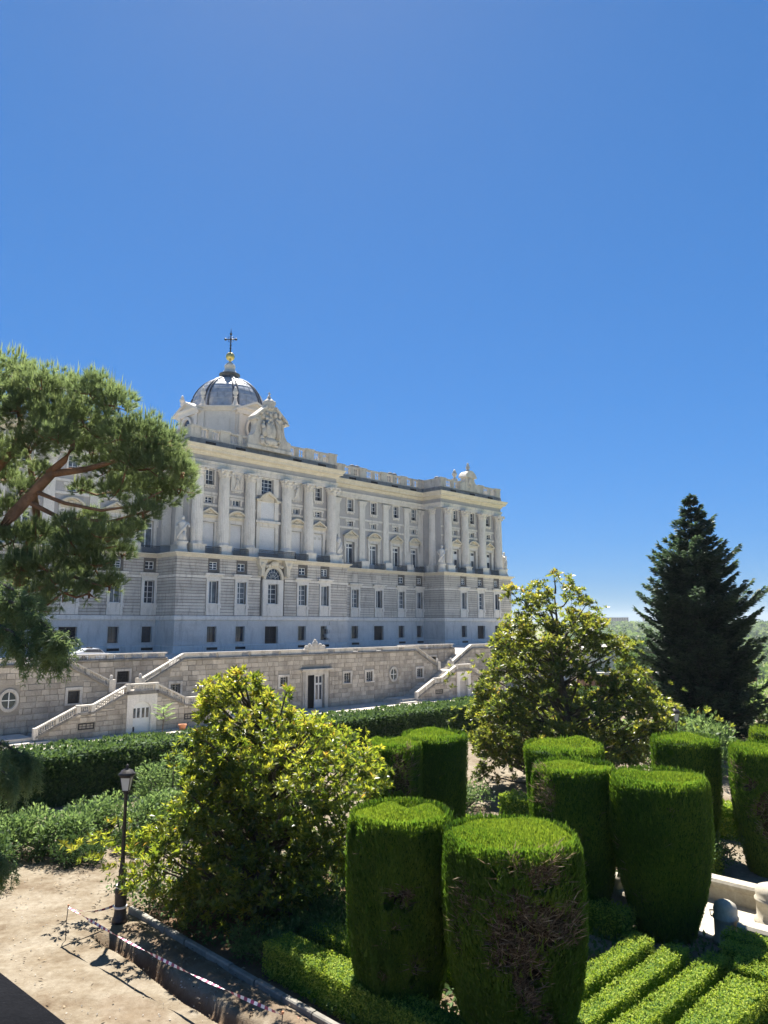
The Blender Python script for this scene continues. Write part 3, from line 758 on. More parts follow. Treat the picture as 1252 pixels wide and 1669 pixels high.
for a, b, ua, ub, yb, yu, bays in FRONTS:
    wall_cells(pl, a, b, yb, yb + 0.9, TZ, 8.3, lowholes)
    wall_cells(core, a, b, yb + 0.08, yb + 0.9, 8.3, 17.4, lowholes)
    wall_cells(up, ua, ub, yu, yu + 0.9, 17.4, 33.1, uphole)
for m_, z0, z1, path, dy in ((pl, TZ, 8.3, BP, 0), (core, 8.3, 17.4, BP, 0.08), (up, 17.4, 33.1, UP, 0)):
    for (x0, y0), (x1, y1) in zip(path, path[1:]):
        if x0 == x1:
            ya, yb_ = sorted((y0, y1)); out = -1 if y0 > y1 else 1
            if out < 0: m_.box(x0 + dy, x0 + 0.9, ya + 0.9, yb_ + 0.9, z0, z1)
            else: m_.box(x0 - 0.9, x0 - dy, ya + 0.9, yb_ + (0 if yb_ > 20 else 0.0), z0, z1)
    m_.box(14, 134.0, 33.1, 34, z0, z1)
pl.build('basement_wall', M['plinth'], pal, poff); core.build('lower_wall', M['groove'], pal, poff); up.build('upper_wall', M['render'], pal, poff)
MB().prism_xy([(14, 34), (14, 6.0), (54, 6.0), (54, 1.0), (85.5, 1.0), (85.5, 6), (112.3, 6), (112.3, 1), (133.8, 1), (133.8, 34)][::-1], 17.3, 17.45).build('ledge_floor', M['limestone'], pal, poff)
rf = MB().prism_xy([(14, 33.5), (14, 7.5), (56.6, 7.5), (56.6, 2.5), (84, 2.5), (84, 7.5), (113.8, 7.5), (113.8, 2.5), (132.6, 2.5), (132.6, 33.5)][::-1], 33.2, 34.9)
roof = rf.build('roof', M['lead'], pal, poff)

def gaps(path, z0, z1, holes, margin):
    """split a plan path into runs that leave the openings free"""
    out = []
    cur = []
    for (x0, y0), (x1, y1) in zip(path, path[1:]):
        if y0 == y1:
            hs_ = sorted([(h[0] - margin, h[1] + margin) for h in holes if h[2] - 0.2 < z1 and h[3] + 0.2 > z0 and h[0] > x0 - 3 and h[1] < x1 + 3 and HOLEY.get(h[:2], y0) == y0])
            cur.append((x0, y0))
            for a, b in hs_:
                cur.append((max(a, x0 + .05), y0)); 
                if len(cur) > 1: out.append(cur)
                cur = [(min(b, x1 - .05), y0)]
        else: cur.append((x0, y0))
    cur.append(path[-1]); out.append(cur)
    return [[p for i, p in enumerate(r) if i == 0 or p != r[i - 1]] for r in out]
HOLEY = {}
def hole_of(x): return [f for f in FRONTS if x in f[6]][0][4]
# rusticated courses of the lower storeys, one piece per course
gfsur = [(x - 0.85, x + 0.85, 9.0, 15.1) for f in FRONTS for x in f[6] if x != 70.15] + [(68.2, 72.1, 9.0, 16.7)]
mez = [(x - 0.7, x + 0.7, 15.7, 16.85) for f in FRONTS for x in f[6] if x not in (70.15, 92.95, 99.1)]
allh = gfsur + mez
for h in allh:
    c_ = (h[0] + h[1]) / 2
    HOLEY[h[:2]] = hole_of(min((x for f in FRONTS for x in f[6]), key=lambda x: abs(x - c_)))
farcourse = MB()
zs = [9.05 + k * 0.445 for k in range(13)] + [14.86 + k * 0.43 for k in range(7)]
for k, z in enumerate(zs):
    h = 0.445 if k < 12 else 0.43
    if k == 12: continue
    z1 = min(z + h - 0.055, 17.35); mb = MB()
    hz = [q for q in allh if not (q in gfsur and q[2] == 9.0 and z > 15.05 and q[0] != 68.2)]
    for run in gaps(BP, z, z1, hz, 0.42 if z < 14.8 else 0.3):
        if len(run) < 2: continue
        tgt = farcourse if max(p[0] for p in run) < 40 else MB()
        tgt.sweep(run, [(-0.3, z), (0.0, z), (0.035, z + 0.03), (0.035, z1 - 0.03), (0.0, z1), (-0.3, z1)])
        if tgt is not farcourse: tgt.build('stone_course', M['ashlar'], pal, poff)
farcourse.build('stone_coursework', M['ashlar'], pal, poff, kind='stuff')
# quoin blocks on the basement corners
for cx, cy, sx in ((53.4, 0, 1), (86.0, 0, -1), (111.8, 0, 1), (134.2, 0, -1)):
    for k in range(5):
        w = 4.6 if k % 2 else 4.0; x0, x1 = sorted((cx, cx + sx * w))
        x0 -= 0.10; x1 += 0.10
        MB().box(x0 if sx > 0 else cx - w, x1 if sx < 0 else cx + w, cy - 0.12, cy + 2.2, 4.85 + k * 0.68, 5.47 + k * 0.68).build('quoin', M['plinth'], pal, poff)
MB().sweep(BP, [(-0.3, TZ), (0.22, TZ), (0.22, 4.62), (0.10, 4.76), (-0.3, 4.76)]).build('base_course', M['plinth'], pal, poff)
MB().sweep(BP, [(-0.3, 8.28), (0.10, 8.28), (0.22, 8.38), (0.22, 8.78), (0.10, 8.98), (-0.3, 8.98)]).build('string_course', M['limestone'], pal, poff)
for run in gaps(BP, 14.4, 14.8, gfsur, 0.42): MB().sweep(run, [(-0.3, 14.42), (0.10, 14.42), (0.13, 14.80), (-0.3, 14.80)]).build('string_course', M['limestone'], pal, poff)
MB().sweep(BP, [(-0.3, 17.37), (0.08, 17.37), (0.30, 17.58), (0.34, 17.72), (0.62, 17.80), (0.66, 17.98), (-0.3, 18.02)]).build('ledge', M['cornice'], pal, poff)
MB().sweep(UP, [(-0.3, 31.30), (0.35, 31.30), (0.35, 31.62), (0.42, 31.64), (0.42, 31.98), (0.50, 32.02), (0.58, 32.32), (-0.3, 32.32)]).build('architrave', M['limestone'], pal, poff)
MB().sweep(UP, [(-0.3, 32.33), (0.30, 32.33), (0.30, 33.09), (-0.3, 33.09)]).build('frieze', M['render'], pal, poff)
MB().sweep(UP, [(-0.3, 33.10), (0.42, 33.10), (0.60, 33.35), (0.64, 33.55), (1.15, 33.70), (1.20, 34.05), (1.32, 34.12), (1.50, 34.45), (1.50, 34.55), (-0.3, 34.62)]).build('cornice', M['cornice'], pal, poff)
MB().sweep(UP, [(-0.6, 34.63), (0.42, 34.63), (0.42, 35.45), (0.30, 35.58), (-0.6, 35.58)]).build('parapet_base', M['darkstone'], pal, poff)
# vents in the dark base, balustrade above it
for f in FRONTS:
    a, b, yu = f[2], f[3], f[5]
    n = max(3, round((b - a) / 6.2))
    ps = [a + 0.1 + (b - a - 0.2) * k / n for k in range(n + 1)]
    bal = MB(); central = f[6] is CB; right = f[6] is RB
    for k, x in enumerate(ps):
        xx = min(max(x, a + 0.55), b - 0.55)
        pb = MB(); pb.box(xx - 0.85, xx + 0.85, yu - 0.34, yu + 0.5, 35.581, 37.25); pb.box(xx - 0.95, xx + 0.95, yu - 0.44, yu + 0.6, 37.25, 37.52); pb.build('pedestal', M['parapet'], pal, poff)
        if k < n:
            x0, x1 = xx + 0.85, min(ps[k + 1], b - 0.55) - 0.85
            if central and x0 < 72.0 and x1 > 68.5: continue
            MB().box(x0, x1, yu - 0.28, yu + 0.3, 37.12, 37.40).build('balustrade_rail', M['parapet'], pal, poff)
            MB().box(x0, x1, yu - 0.28, yu + 0.3, 35.582, 35.80).build('balustrade_rail', M['parapet'], pal, poff)
            m_ = int((x1 - x0) / 0.42)
            if m_ > 5:
                mid = (x0 + x1) / 2; MB().box(mid - 0.35, mid + 0.35, yu - 0.26, yu + 0.28, 35.80, 37.12).build('pedestal', M['parapet'], pal, poff)
            for q in range(m_):
                xq = x0 + 0.25 + q * (x1 - x0 - 0.3) / max(1, m_ - 1)
                if abs(xq - (x0 + x1) / 2) > 0.5 or m_ <= 5: baluster(bal, xq, yu, 35.80, 1.32, 7, 1.9)
            MB().box((x0 + x1) / 2 - 0.9, (x0 + x1) / 2 + 0.9, yu - 0.45, yu - 0.40, 34.85, 35.25).build('vent', M['darkvoid'], pal, poff)
    bal.build('balusters', M['parapet'], pal, poff, kind='stuff')
for x0, y0, y1 in ((56.0, 2.6, 6.4), (84.5, 2.6, 6.4), (113.3, 2.6, 6.4), (133.1, 2.6, 33)):
    sg = -0.28 if x0 in (56.0, 113.3) else -0.3
    MB().box(x0 - 0.28, x0 + 0.28, y0, y1, 37.12, 37.40).build('balustrade_rail', M['parapet'], pal, poff)
    MB().box(x0 - 0.2, x0 + 0.2, y0, y1, 35.582, 37.12).build('pedestal', M['parapet'], pal, poff)

# ---- columns and pilasters
def col_mesh(mb):
    mb.lathe(0, 0, [(1.05, 0), (1.05, 0.14), (0.95, 0.2), (1.0, 0.34), (0.9, 0.42)], 24)
    mb.lathe(0, 0, [(0.88, 0.42), (0.88, 3.5), (0.78, 10.4)], 40, flute=0.055, sm=False)
def cap_mesh(mb):
    mb.lathe(0, 0, [(0.78, 0), (0.88, 0.08), (0.78, 0.12), (0.95, 0.45), (0.86, 0.5), (1.08, 0.85), (0.95, 0.95), (1.15, 1.12)], 20, flute=0.10, sm=False)
    mb.box(-1.15, 1.15, -1.1, 1.0, 1.12, 1.30)
    for sx in (-1, 1):
        mb.ball((sx * 0.98, -0.92, 0.95), 0.26, 8, 6); mb.ball((sx * 0.5, -0.85, 0.45), 0.2, 6, 5)
    mb.ball((0, -0.98, 0.98), 0.18, 6, 5)
cm = cached('col', col_mesh, 'column', 'limestone'); km = cached('cap', cap_mesh, 'capital', 'limestone')
pd = cached('ped', lambda m: (m.box(-1.05, 1.05, -0.95, 0.9, 0, 1.25), m.box(-1.15, 1.15, -1.05, 0.9, 1.25, 1.42), m.box(-1.15, 1.15, -1.05, 0.9, -0.12, 0.12)), 'pedestal', 'limestone')
for x in CC + RC:
    c_ = place('column', cm, pal, LX(x, 1.35, 19.45)); place('capital', km, c_, (0, 0, 10.4)); place('pedestal', pd, c_, (0, 0, -1.42))
pm = cached('pil', lambda m: m.box(-0.72, 0.72, -0.3, 0.0, 0, 10.6), 'pilaster', 'limestone')
pc = cached('pilcap', lambda m: (m.box(-0.8, 0.8, -0.38, 0, 0, 0.3), m.box(-0.9, 0.9, -0.48, 0, 0.3, 0.62), m.box(-1.0, 1.0, -0.55, 0, 0.62, 0.85)), 'capital', 'limestone')
pb_ = cached('pilbase', lambda m: (m.box(-0.95, 0.95, -1.2, 0, -1.45, 0), m.box(-0.84, 0.84, -0.42, 0, 0, 0.35)), 'pedestal', 'limestone')
for x in WP[:-1] + LP_[:-1]:
    c_ = place('pilaster', pm, pal, LX(x, 7.0, 19.5)); place('capital', pc, c_, (0, 0, 10.6)); place('pedestal', pb_, c_, (0, 0, 0))
for x, y in ((85.3, 7.0), (112.5, 7.0), (55.2, 7.0)):
    c_ = place('pilaster', pm, pal, LX(x, y, 19.5)); place('capital', pc, c_, (0, 0, 10.6))
# columns on the returns of the pavilions
for x in (56.2, 113.5): 
    c_ = place('column', cm, pal, LX(x, 4.3, 19.45)); place('capital', km, c_, (0, 0, 10.4)); place('pedestal', pd, c_, (0, 0, -1.42))

# ---- bay furniture
def bwin(x, y):
    if x in DOORS:
        d_ = add_window(pal, x - poff[0], y + 0.45, 0, 2.5, 3.7, 2, 2, 'iron', 'darkvoid', 0.06, 'door')
        place('door_surround', cached('bds', lambda m: surround(m, 2.5, 3.7, 0.2, -0.05, 0.05, False), 'door_surround', 'plinth'), pal, LX(x, y, TZ))
        return
    add_window(pal, x - poff[0], y + 0.45, 5.15 - TZ, 1.6, 2.25, 4, 5, 'iron', 'glass', 0.05)
    place('window_surround', cached('bws', lambda m: surround(m, 1.6, 2.25, 0.16, -0.04, 0.05), 'window_surround', 'plinth'), pal, LX(x, y, 5.15))
    MB().box(x - 0.9, x + 0.9, y - 0.24, y - 0.2, 4.05, 4.42).build('cellar_vent', M['darkvoid'], pal, poff)
def gfsur_mesh(mb):
    surround(mb, 1.7, 3.3, 0.34, -0.16, 0.3)
    mb.box(-1.5, 1.5, -0.28, 0.05, 4.02, 4.14); mb.box(-1.65, 1.65, -0.5, 0.05, 4.14, 4.42); mb.box(-1.25, 1.25, -0.1, 0.05, 3.64, 4.02)
    mb.box(-1.19, -0.78, -0.15, 0.05, -1.7, -0.2); mb.box(0.78, 1.19, -0.15, 0.05, -1.7, -0.2); mb.box(-0.78, 0.78, -0.09, 0.05, -0.55, -0.2)
    mb.box(-0.78, 0.78, -0.05, 0.05, -1.7, -0.55); mb.box(-1.25, -0.75, -0.3, -0.15, -0.62, -0.21); mb.box(0.75, 1.25, -0.3, -0.15, -0.62, -0.21)
SHUT = {59.45: 2, 64.35: 2, 76.2: 1, 47.1: 1, 52.15: 2, 40.8: 1, 128.9: 0}
shm = cached('shut', lambda m: (m.box(0, 0.05, 0, 0.5, 0, 3.25), m.box(-0.01, 0, 0.06, 0.44, 0.2, 1.5), m.box(-0.01, 0, 0.06, 0.44, 1.7, 3.05)), 'shutter', 'whitewood')
def gf(x, y, k):
    gl = 'glasspale' if k % 3 != 2 else 'glass'
    w = add_window(pal, x - poff[0], y + 0.38, 10.75 - TZ, 1.7, 3.3, 2, 4 if k % 2 else 1, 'whitewood', gl, 0.06)
    place('surround', cached('gfs', gfsur_mesh, 'surround', 'limestone'), w, (0, -0.38, 0))
    n = SHUT.get(x, 0)
    if n: s_ = place('shutter', shm, w, (0.8, -0.62, 0.03)); s_.rotation_euler = (0, 0, R(-25))
    if n > 1: s_ = place('shutter', shm, w, (-0.85, -0.62, 0.03)); s_.rotation_euler = (0, 0, R(25))
    if x in (92.95, 99.1):
        MB().box(x - 0.7, x + 0.7, y - 0.045, y + 0.1, 15.6, 16.9).build('blank_panel', M['ashlar'], pal, poff)
    else: add_window(pal, x - poff[0], y + 0.3, 15.7 - TZ, 1.4, 1.15, 2, 2 if k % 2 else 3, 'whitewood', 'glass', 0.07)
def pediment_mesh(kind):
    def f(mb):
        mb.box(-1.55, 1.55, -0.3, 0.05, 0, 0.35); mb.box(-1.75, 1.75, -0.55, 0.05, 0.35, 0.55)
        if kind == 'tri':
            mb.prism_xz([(-1.85, 0.56), (0, 1.62), (0, 1.38), (-1.4, 0.56)][::-1], -0.62, 0.05); mb.prism_xz([(1.85, 0.56), (1.4, 0.56), (0, 1.38), (0, 1.62)][::-1], -0.62, 0.05)
            mb.prism_xz([(-1.4, 0.56), (1.4, 0.56), (0, 1.37)], -0.18, 0.05); mb.ball((0, -0.2, 0.85), 0.26, 8, 6, 1.3, 0.5, 1)
        else:
            o_ = [(-1.85 + 3.7 * t / 10, 0.56 + 1.0 * math.sin(math.pi * t / 10) ** 0.75) for t in range(11)]; i_ = [(-1.5 + 3.0 * t / 10, 0.56 + 0.78 * math.sin(math.pi * t / 10) ** 0.75) for t in range(11)]
            for k in range(10): mb.prism_xz([o_[k], i_[k], i_[k + 1], o_[k + 1]], -0.62, 0.05)
            mb.prism_xz(i_, -0.18, 0.05); mb.ball((0, -0.2, 0.9), 0.32, 8, 6, 1.6, 0.5, 0.8)
    return f
def balcony_mesh(w):
    def f(mb):
        mb.box(-w / 2, w / 2, -0.03, 0.03, 0.0, 0.06); mb.box(-w / 2, w / 2, -0.04, 0.04, 1.0, 1.08); mb.box(-w / 2, w / 2, -0.02, 0.02, 0.78, 0.82)
        n = int(w / 0.16)
        for k in range(n + 1):
            x = -w / 2 + w * k / n; mb.box(x - 0.02, x + 0.02, -0.02, 0.02, 0.06, 1.0)
    return f
def principal(x, y, kind, blind, k, relief):
    """one bay of the main floor and the storeys above it"""
    if blind:
        w = MB(); w.box(-1.05, 1.05, 0, 0.1, 0, 4.0)
        for q in range(1, 8): w.box(-1.0, 1.0, -0.012, 0.0, q * 0.5 - 0.2, q * 0.5 + 0.27)
        if 'blindp' not in CACHE: CACHE['blindp'] = w.mesh('blind_panel', M['blind'])
        o = place('blind_window', CACHE['blindp'], pal, LX(x, y + 0.2, 19.0))
        dy = -0.2
        if x == 80.95:
            MB().box(-0.75, -0.2, -0.05, -0.02, 3.0, 3.45).build('grating', M['plinth'], o); MB().box(0.2, 0.75, -0.05, -0.02, 3.0, 3.45).build('grating', M['plinth'], o)
    else:
        o = add_window(pal, x - poff[0], y + 0.42, 19.0 - TZ, 2.1, 4.0, 2, 1, 'whitewood', 'glasspale' if k % 2 else 'glass', 0.14)
        MB().box(-1.0, 1.0, -0.03, 0.05, 2.85, 3.05).build('transom', M['whitewood'], o); dy = -0.42
        MB().box(-1.0, 1.0, -0.02, 0.04, 3.6, 3.95).build('transom', M['whitewood'], o)
        if y < 3: MB().box(-0.95, 0.95, -0.035, 0.03, 1.9, 2.84).build('blind_screen', M['whitewood'], o)
    def jamb(mb):
        mb.box(-1.5, -1.05, -0.22, 0.05, 0, 4.35); mb.box(1.05, 1.5, -0.22, 0.05, 0, 4.35); mb.box(-1.5, 1.5, -0.22, 0.05, 4.0, 4.9)
        mb.box(-1.72, -1.5, -0.3, 0.05, 3.1, 4.9); mb.box(1.5, 1.72, -0.3, 0.05, 3.1, 4.9); mb.box(-1.65, 1.65, -0.3, 0.0, 4.0, 4.12)
    place('surround', cached('jamb', jamb, 'surround', 'limestone'), o, (0, dy, 0))
    place('pediment', cached('ped_' + kind, pediment_mesh(kind), 'pediment', 'cornice'), o, (0, dy, 4.9 - 0.32))
    place('balcony', cached('balc', balcony_mesh(2.7), 'balcony', 'iron'), pal, LX(x, y - 1.72, 18.05))
    s_ = add_window(pal, x - poff[0], y + 0.3, 26.0 - TZ, 1.4, 0.9, 2, 1 if k % 2 else 2, 'whitewood', 'glass' if k % 2 == 0 else 'glasspale', 0.08)
    def sws(mb):
        surround(mb, 1.4, 0.9, 0.26, -0.12, 0.1, False); mb.box(-1.25, -0.96, -0.12, 0.1, 0.75, 1.16); mb.box(0.96, 1.25, -0.12, 0.1, 0.75, 1.16)
    place('surround', cached('sws', sws, 'surround', 'limestone'), s_, (0, -0.3, 0))
    if relief:
        o = MB(); o.box(-0.95, 0.95, -0.05, 0.05, 0, 2.7); o.box(-1.15, -0.95, -0.16, 0.05, -0.1, 2.9); o.box(0.95, 1.15, -0.16, 0.05, -0.1, 2.9); o.box(-0.95, 0.95, -0.16, 0.05, 2.7, 2.9); o.box(-0.95, 0.95, -0.16, 0.05, -0.1, 0.06)
        for q in range(5): o.ball((-0.7 + q * 0.35, -0.06, -0.22), 0.17, 6, 5, 1, 0.5, 1)
        r_ = o.build('relief_panel', M['limestone'], pal, loc=LX(x, y, 28.4))
        fg = MB(); sg = 1 if x < 70 else -1
        fg.tube([(0.15 * sg, -0.1, 0.25), (0.22 * sg, -0.12, 0.8), (0.0, -0.15, 1.35), (-0.05, -0.15, 1.85)], [0.16, 0.22, 0.2, 0.24], 8); fg.tube([(-0.25, -0.1, 0.2), (-0.15, -0.14, 0.8), (0, -0.15, 1.3)], [0.12, 0.17, 0.18], 7)
        fg.ball((0.02, -0.16, 2.25), 0.17, 8, 6); fg.tube([(-0.1, -0.15, 1.9), (-0.45 * sg, -0.12, 2.1), (-0.6 * sg, -0.1, 2.5)], [0.1, 0.08, 0.05], 6); fg.tube([(0.1, -0.15, 1.85), (0.5 * sg, -0.12, 1.5), (0.3 * sg, -0.15, 1.2)], [0.1, 0.08, 0.06], 6)
        fg.tube([(0.55 * sg, -0.08, 0.3), (0.6 * sg, -0.08, 2.3)], [0.05, 0.05], 6); fg.ball((-0.4, -0.08, 0.35), 0.2, 7, 5); fg.build('figure', M['limestone'], r_)
    else:
        u_ = add_window(pal, x - poff[0], y + 0.35, 28.75 - TZ, 1.5, 2.35, 2, 3, 'whitewood', 'glass' if k % 3 else 'glasspale', 0.06)
        def uws(mb):
            surround(mb, 1.5, 2.35, 0.28, -0.14, 0.1)
            for q in range(4): mb.ball((-0.75 + q * 0.5, -0.08, -0.34), 0.2, 6, 5, 1.2, 0.5, 1)
            mb.box(-0.85, 0.85, -0.1, 0.0, -0.4, -0.17)
        place('surround', cached('uws', uws, 'surround', 'limestone'), u_, (0, -0.35, 0))
        place('grille', cached('ugr', lambda m: ([m.box(-0.7 + .14 * q, -0.67 + .14 * q, 0, 0.03, 0, 0.55) for q in range(11)], m.box(-0.72, 0.72, 0, 0.03, 0.55, 0.6)), 'grille', 'iron'), u_, (0, -0.1, 0.05))
for f in FRONTS:
    a, b, ua, ub, yb, yu, bays = f
    for k, x in enumerate(bays):
        bwin(x, yb)
        if x == 70.15: continue
        gf(x, yb, k + (1 if bays is WBY else 0))
        kind = ('tri', 'seg', 'x', 'seg', 'tri')[k] if bays is CB else ('tri', 'seg')[k % 2]
        principal(x, yu, kind, bays is CB, k, x in (64.35, 76.2))
    # moulded bands between the storeys, stopped at columns and pilasters
    stops = {id(CB): CC, id(WBY): WP[:-1], id(RB): RC, id(LB): LP_[:-1]}[id(bays)]
    ed = [ua + 0.05] + [v for s_ in stops for v in (s_ - 0.75, s_ + 0.75)] + [ub - 0.05]
    for q in range(0, len(ed), 2):
        x0, x1 = ed[q], ed[q + 1]
        if x1 - x0 < 0.4: continue
        for z0, z1 in ((25.45, 25.82), (27.25, 27.62)):
            if bays is CB and x0 < 70.15 < x1: 
                if z0 > 26: continue
                MB().box(x0, 68.0, yu - 0.14, yu, z0, z1).build('band', M['limestone'], pal, poff); MB().box(72.3, x1, yu - 0.14, yu, z0, z1).build('band', M['limestone'], pal, poff)
            else: MB().box(x0, x1, yu - 0.14, yu, z0, z1).build('band', M['limestone'], pal, poff)
# ---- middle bay of the pavilion
x = 70.15
o = add_window(pal, x - poff[0], 0.4, 10.9 - TZ, 2.0, 3.05, 2, 4, 'whitewood', 'glass', 0.06)
po = MB(); po.box(-1.95, -1.0, -0.30, 0.1, -1.9, 3.75); po.box(1.0, 1.95, -0.30, 0.1, -1.9, 3.75); po.box(-1.0, 1.0, -0.30, 0.1, 3.05, 3.75); po.box(-1.0, 1.0, -0.30, 0.1, -1.9, 0.0)
po.box(-1.15, 1.15, -0.42, -0.3, -0.3, -0.05); po.box(-0.75, 0.75, -0.36, -0.3, -1.5, -0.6); po.build('portal', M['limestone'], o, loc=(0, -0.4, 0))
ar = MB()
for t in range(16):
    a0, a1 = math.pi * t / 16, math.pi * (t + 1) / 16
    ar.prism_xz([(1.5 * math.cos(a0), 1.7 * math.sin(a0)), (1.95 * math.cos(a0), 2.2 * math.sin(a0)), (1.95 * math.cos(a1), 2.2 * math.sin(a1)), (1.5 * math.cos(a1), 1.7 * math.sin(a1))], -0.42, 0.1)
ar.build('arch', M['cornice'], pal, loc=LX(x, 0, 14.7))
lu = MB(); lu.prism_xz([(1.5 * math.cos(math.pi * t / 16), 1.7 * math.sin(math.pi * t / 16)) for t in range(17)], 0.0, 0.04)
l_ = lu.build('lunette', M['glass'], pal, loc=LX(x, -0.06, 14.7))
lb = MB()
for t in range(1, 7): a0 = math.pi * t / 7; lb.tube([(0.3 * math.cos(a0), -0.03, 0.3 * math.sin(a0)), (1.5 * math.cos(a0), -0.03, 1.7 * math.sin(a0))], [0.025, 0.025], 4)
for rr in (0.55, 1.05): lb.tube([(rr * math.cos(math.pi * t / 12), -0.03, rr * 1.13 * math.sin(math.pi * t / 12)) for t in range(13)], [0.025] * 13, 4)
lb.build('glazing_bar', M['whitewood'], l_)
for sg in (-1, 1):
    br = MB(); br.prism_xz([(sg * 2.2, 15.2), (sg * 2.5, 15.1), (sg * 2.8, 15.3), (sg * 2.75, 16.2), (sg * 3.2, 16.9), (sg * 3.2, 17.7), (sg * 1.6, 17.7), (sg * 2.1, 16.6)] if sg > 0 else [(sg * 2.2, 15.2), (sg * 2.5, 15.1), (sg * 2.8, 15.3), (sg * 2.75, 16.2), (sg * 3.2, 16.9), (sg * 3.2, 17.7), (sg * 1.6, 17.7), (sg * 2.1, 16.6)][::-1], -0.95, -0.04)
    br.ball((sg * 2.5, -0.6, 15.4), 0.36, 10, 6, 1, 1.2, 1); br.ball((sg * 2.6, -0.8, 16.9), 0.42, 10, 6); br.build('scroll_bracket', M['cornice'], pal, loc=LX(x, 0, 0))
cq = MB(); cq.ball((0, -0.55, 17.1), 0.55, 10, 8, 1.5, 0.7, 0.9)
for q in range(7): cq.ball((-1.5 + q * 0.5, -0.45, 17.0 - abs(q - 3) * 0.1), 0.28, 7, 5)
cq.build('keystone_carving', M['cornice'], pal, loc=LX(x, 0, 0))
MB().box(66.6, 73.9, -1.25, -0.64, 17.72, 18.03).build('balcony_slab', M['cornice'], pal, poff)
place('balcony', cached('balcw', balcony_mesh(7.1), 'balcony', 'iron'), pal, LX(70.25, -1.15, 18.04))
b_ = MB(); b_.box(-1.55, 1.55, 0, 0.1, 0, 4.2)
for q in range(1, 8): b_.box(-1.5, 1.5, -0.012, 0, q * 0.5 - 0.2, q * 0.5 + 0.27)
o = b_.build('blind_window', M['blind'], pal, loc=LX(70.15, 1.9, 19.0))
ce = MB(); ce.box(-2.15, -1.55, -0.3, 0.1, 0, 4.3); ce.box(1.55, 2.15, -0.3, 0.1, 0, 4.3); ce.box(-2.15, 2.15, -0.34, 0.1, 4.2, 4.75); ce.box(-2.45, 2.45, -0.6, 0.1, 4.75, 5.15)
ce.box(-2.1, -1.35, -0.3, 0.1, 5.15, 8.3); ce.box(1.35, 2.1, -0.3, 0.1, 5.15, 8.3); ce.build('surround', M['limestone'], o)
cn = MB(); cn.box(-1.35, 1.35, -0.06, 0.06, 5.15, 8.3)
for q in range(6): cn.box(-1.3, 1.3, -0.075, -0.06, 5.2 + q * 0.45, 5.6 + q * 0.45)
cn.build('blind_panel', M['blind'], o)
cpd = MB()
oo = [(-2.4, 8.3), (-1.6, 8.3), (-1.2, 8.9), (0, 9.55), (1.2, 8.9), (1.6, 8.3), (2.4, 8.3), (2.4, 8.55), (1.75, 8.62), (1.3, 9.2), (0, 9.95), (-1.3, 9.2), (-1.75, 8.62), (-2.4, 8.55)]
cpd.prism_xz(oo, -0.62, 0.1); cpd.prism_xz([(-1.25, 8.25), (1.25, 8.25), (1.1, 8.9), (0, 9.5), (-1.1, 8.9)], -0.25, 0.1); cpd.build('pediment', M['cornice'], o)
u_ = add_window(pal, 70.15 - poff[0], 2.3, 28.5 - TZ, 2.4, 2.55, 3, 4, 'whitewood', 'glass', 0.06)
us = MB(); us.box(-2.2, -1.2, -0.18, 0.05, -0.3, 2.75); us.box(1.2, 2.2, -0.18, 0.05, -0.3, 2.75); us.box(-1.2, 1.2, -0.18, 0.05, 2.55, 2.75); us.build('surround', M['limestone'], u_, loc=(0, -0.3, 0))

# ---- crest over the pavilion, smaller crest over the far pavilion
cr = empty('crest', LX(70.0, 1.6, 35.6)); cr.parent = pal
lf = [(-4.3, 0), (-4.2, 1.9), (-3.4, 2.2), (-2.9, 3.0), (-2.7, 4.2), (-2.9, 4.7), (-3.2, 4.9), (-3.1, 5.3), (-2.2, 5.7), (-1.3, 6.6), (-0.9, 7.6)]
rt = [(-x_, z_) for x_, z_ in lf[::-1]]
MB().prism_xz((lf + rt)[::-1], -0.35, 1.2).build('crest_wall', M['parapet'], cr)
for sg in (-1, 1): cm_ = MB(); sloped(cm_, sg * 0.9, 7.1, sg * 3.3, 5.0, -0.75, 1.3, 0.42); sloped(cm_, sg * 2.55, 4.75, sg * 3.5, 4.75, -0.8, 1.25, 0.3); cm_.build('crest_moulding', M['parapet'], cr)
MB().box(-4.5, 4.5, -0.55, 1.3, -0.02, 0.5).build('crest_base', M['parapet'], cr)
sh = MB(); sh.ball((0, -0.5, 3.2), 1.0, 14, 8, 1.15, 0.4, 1.5); sh.ball((0, -0.6, 1.5), 0.9, 10, 6, 1.6, 0.4, 0.7)
g_ = random.Random(4)
for q in range(34): sh.ball((g_.uniform(-1.9, 1.9), -0.4 - g_.random() * 0.3, g_.uniform(0.6, 6.4)), g_.uniform(0.16, 0.42), 7, 5, 1, 0.8, g_.uniform(0.8, 1.6))
for sg in (-1, 1):
    sh.tube([(sg * 1.4, -0.6, 2.2), (sg * 1.5, -0.65, 3.4), (sg * 1.1, -0.7, 4.6), (sg * 0.7, -0.6, 5.2)], [0.35, 0.4, 0.3, 0.2], 8); sh.ball((sg * 1.0, -0.7, 5.3), 0.3, 8, 6)
    sh.tube([(sg * 0.5, -0.6, 1.0), (sg * 1.2, -0.6, 0.9), (sg * 1.7, -0.6, 1.5), (sg * 1.3, -0.6, 1.9)], [0.2, 0.25, 0.22, 0.1], 7)
sh.build('coat_of_arms', M['parapet'], cr)
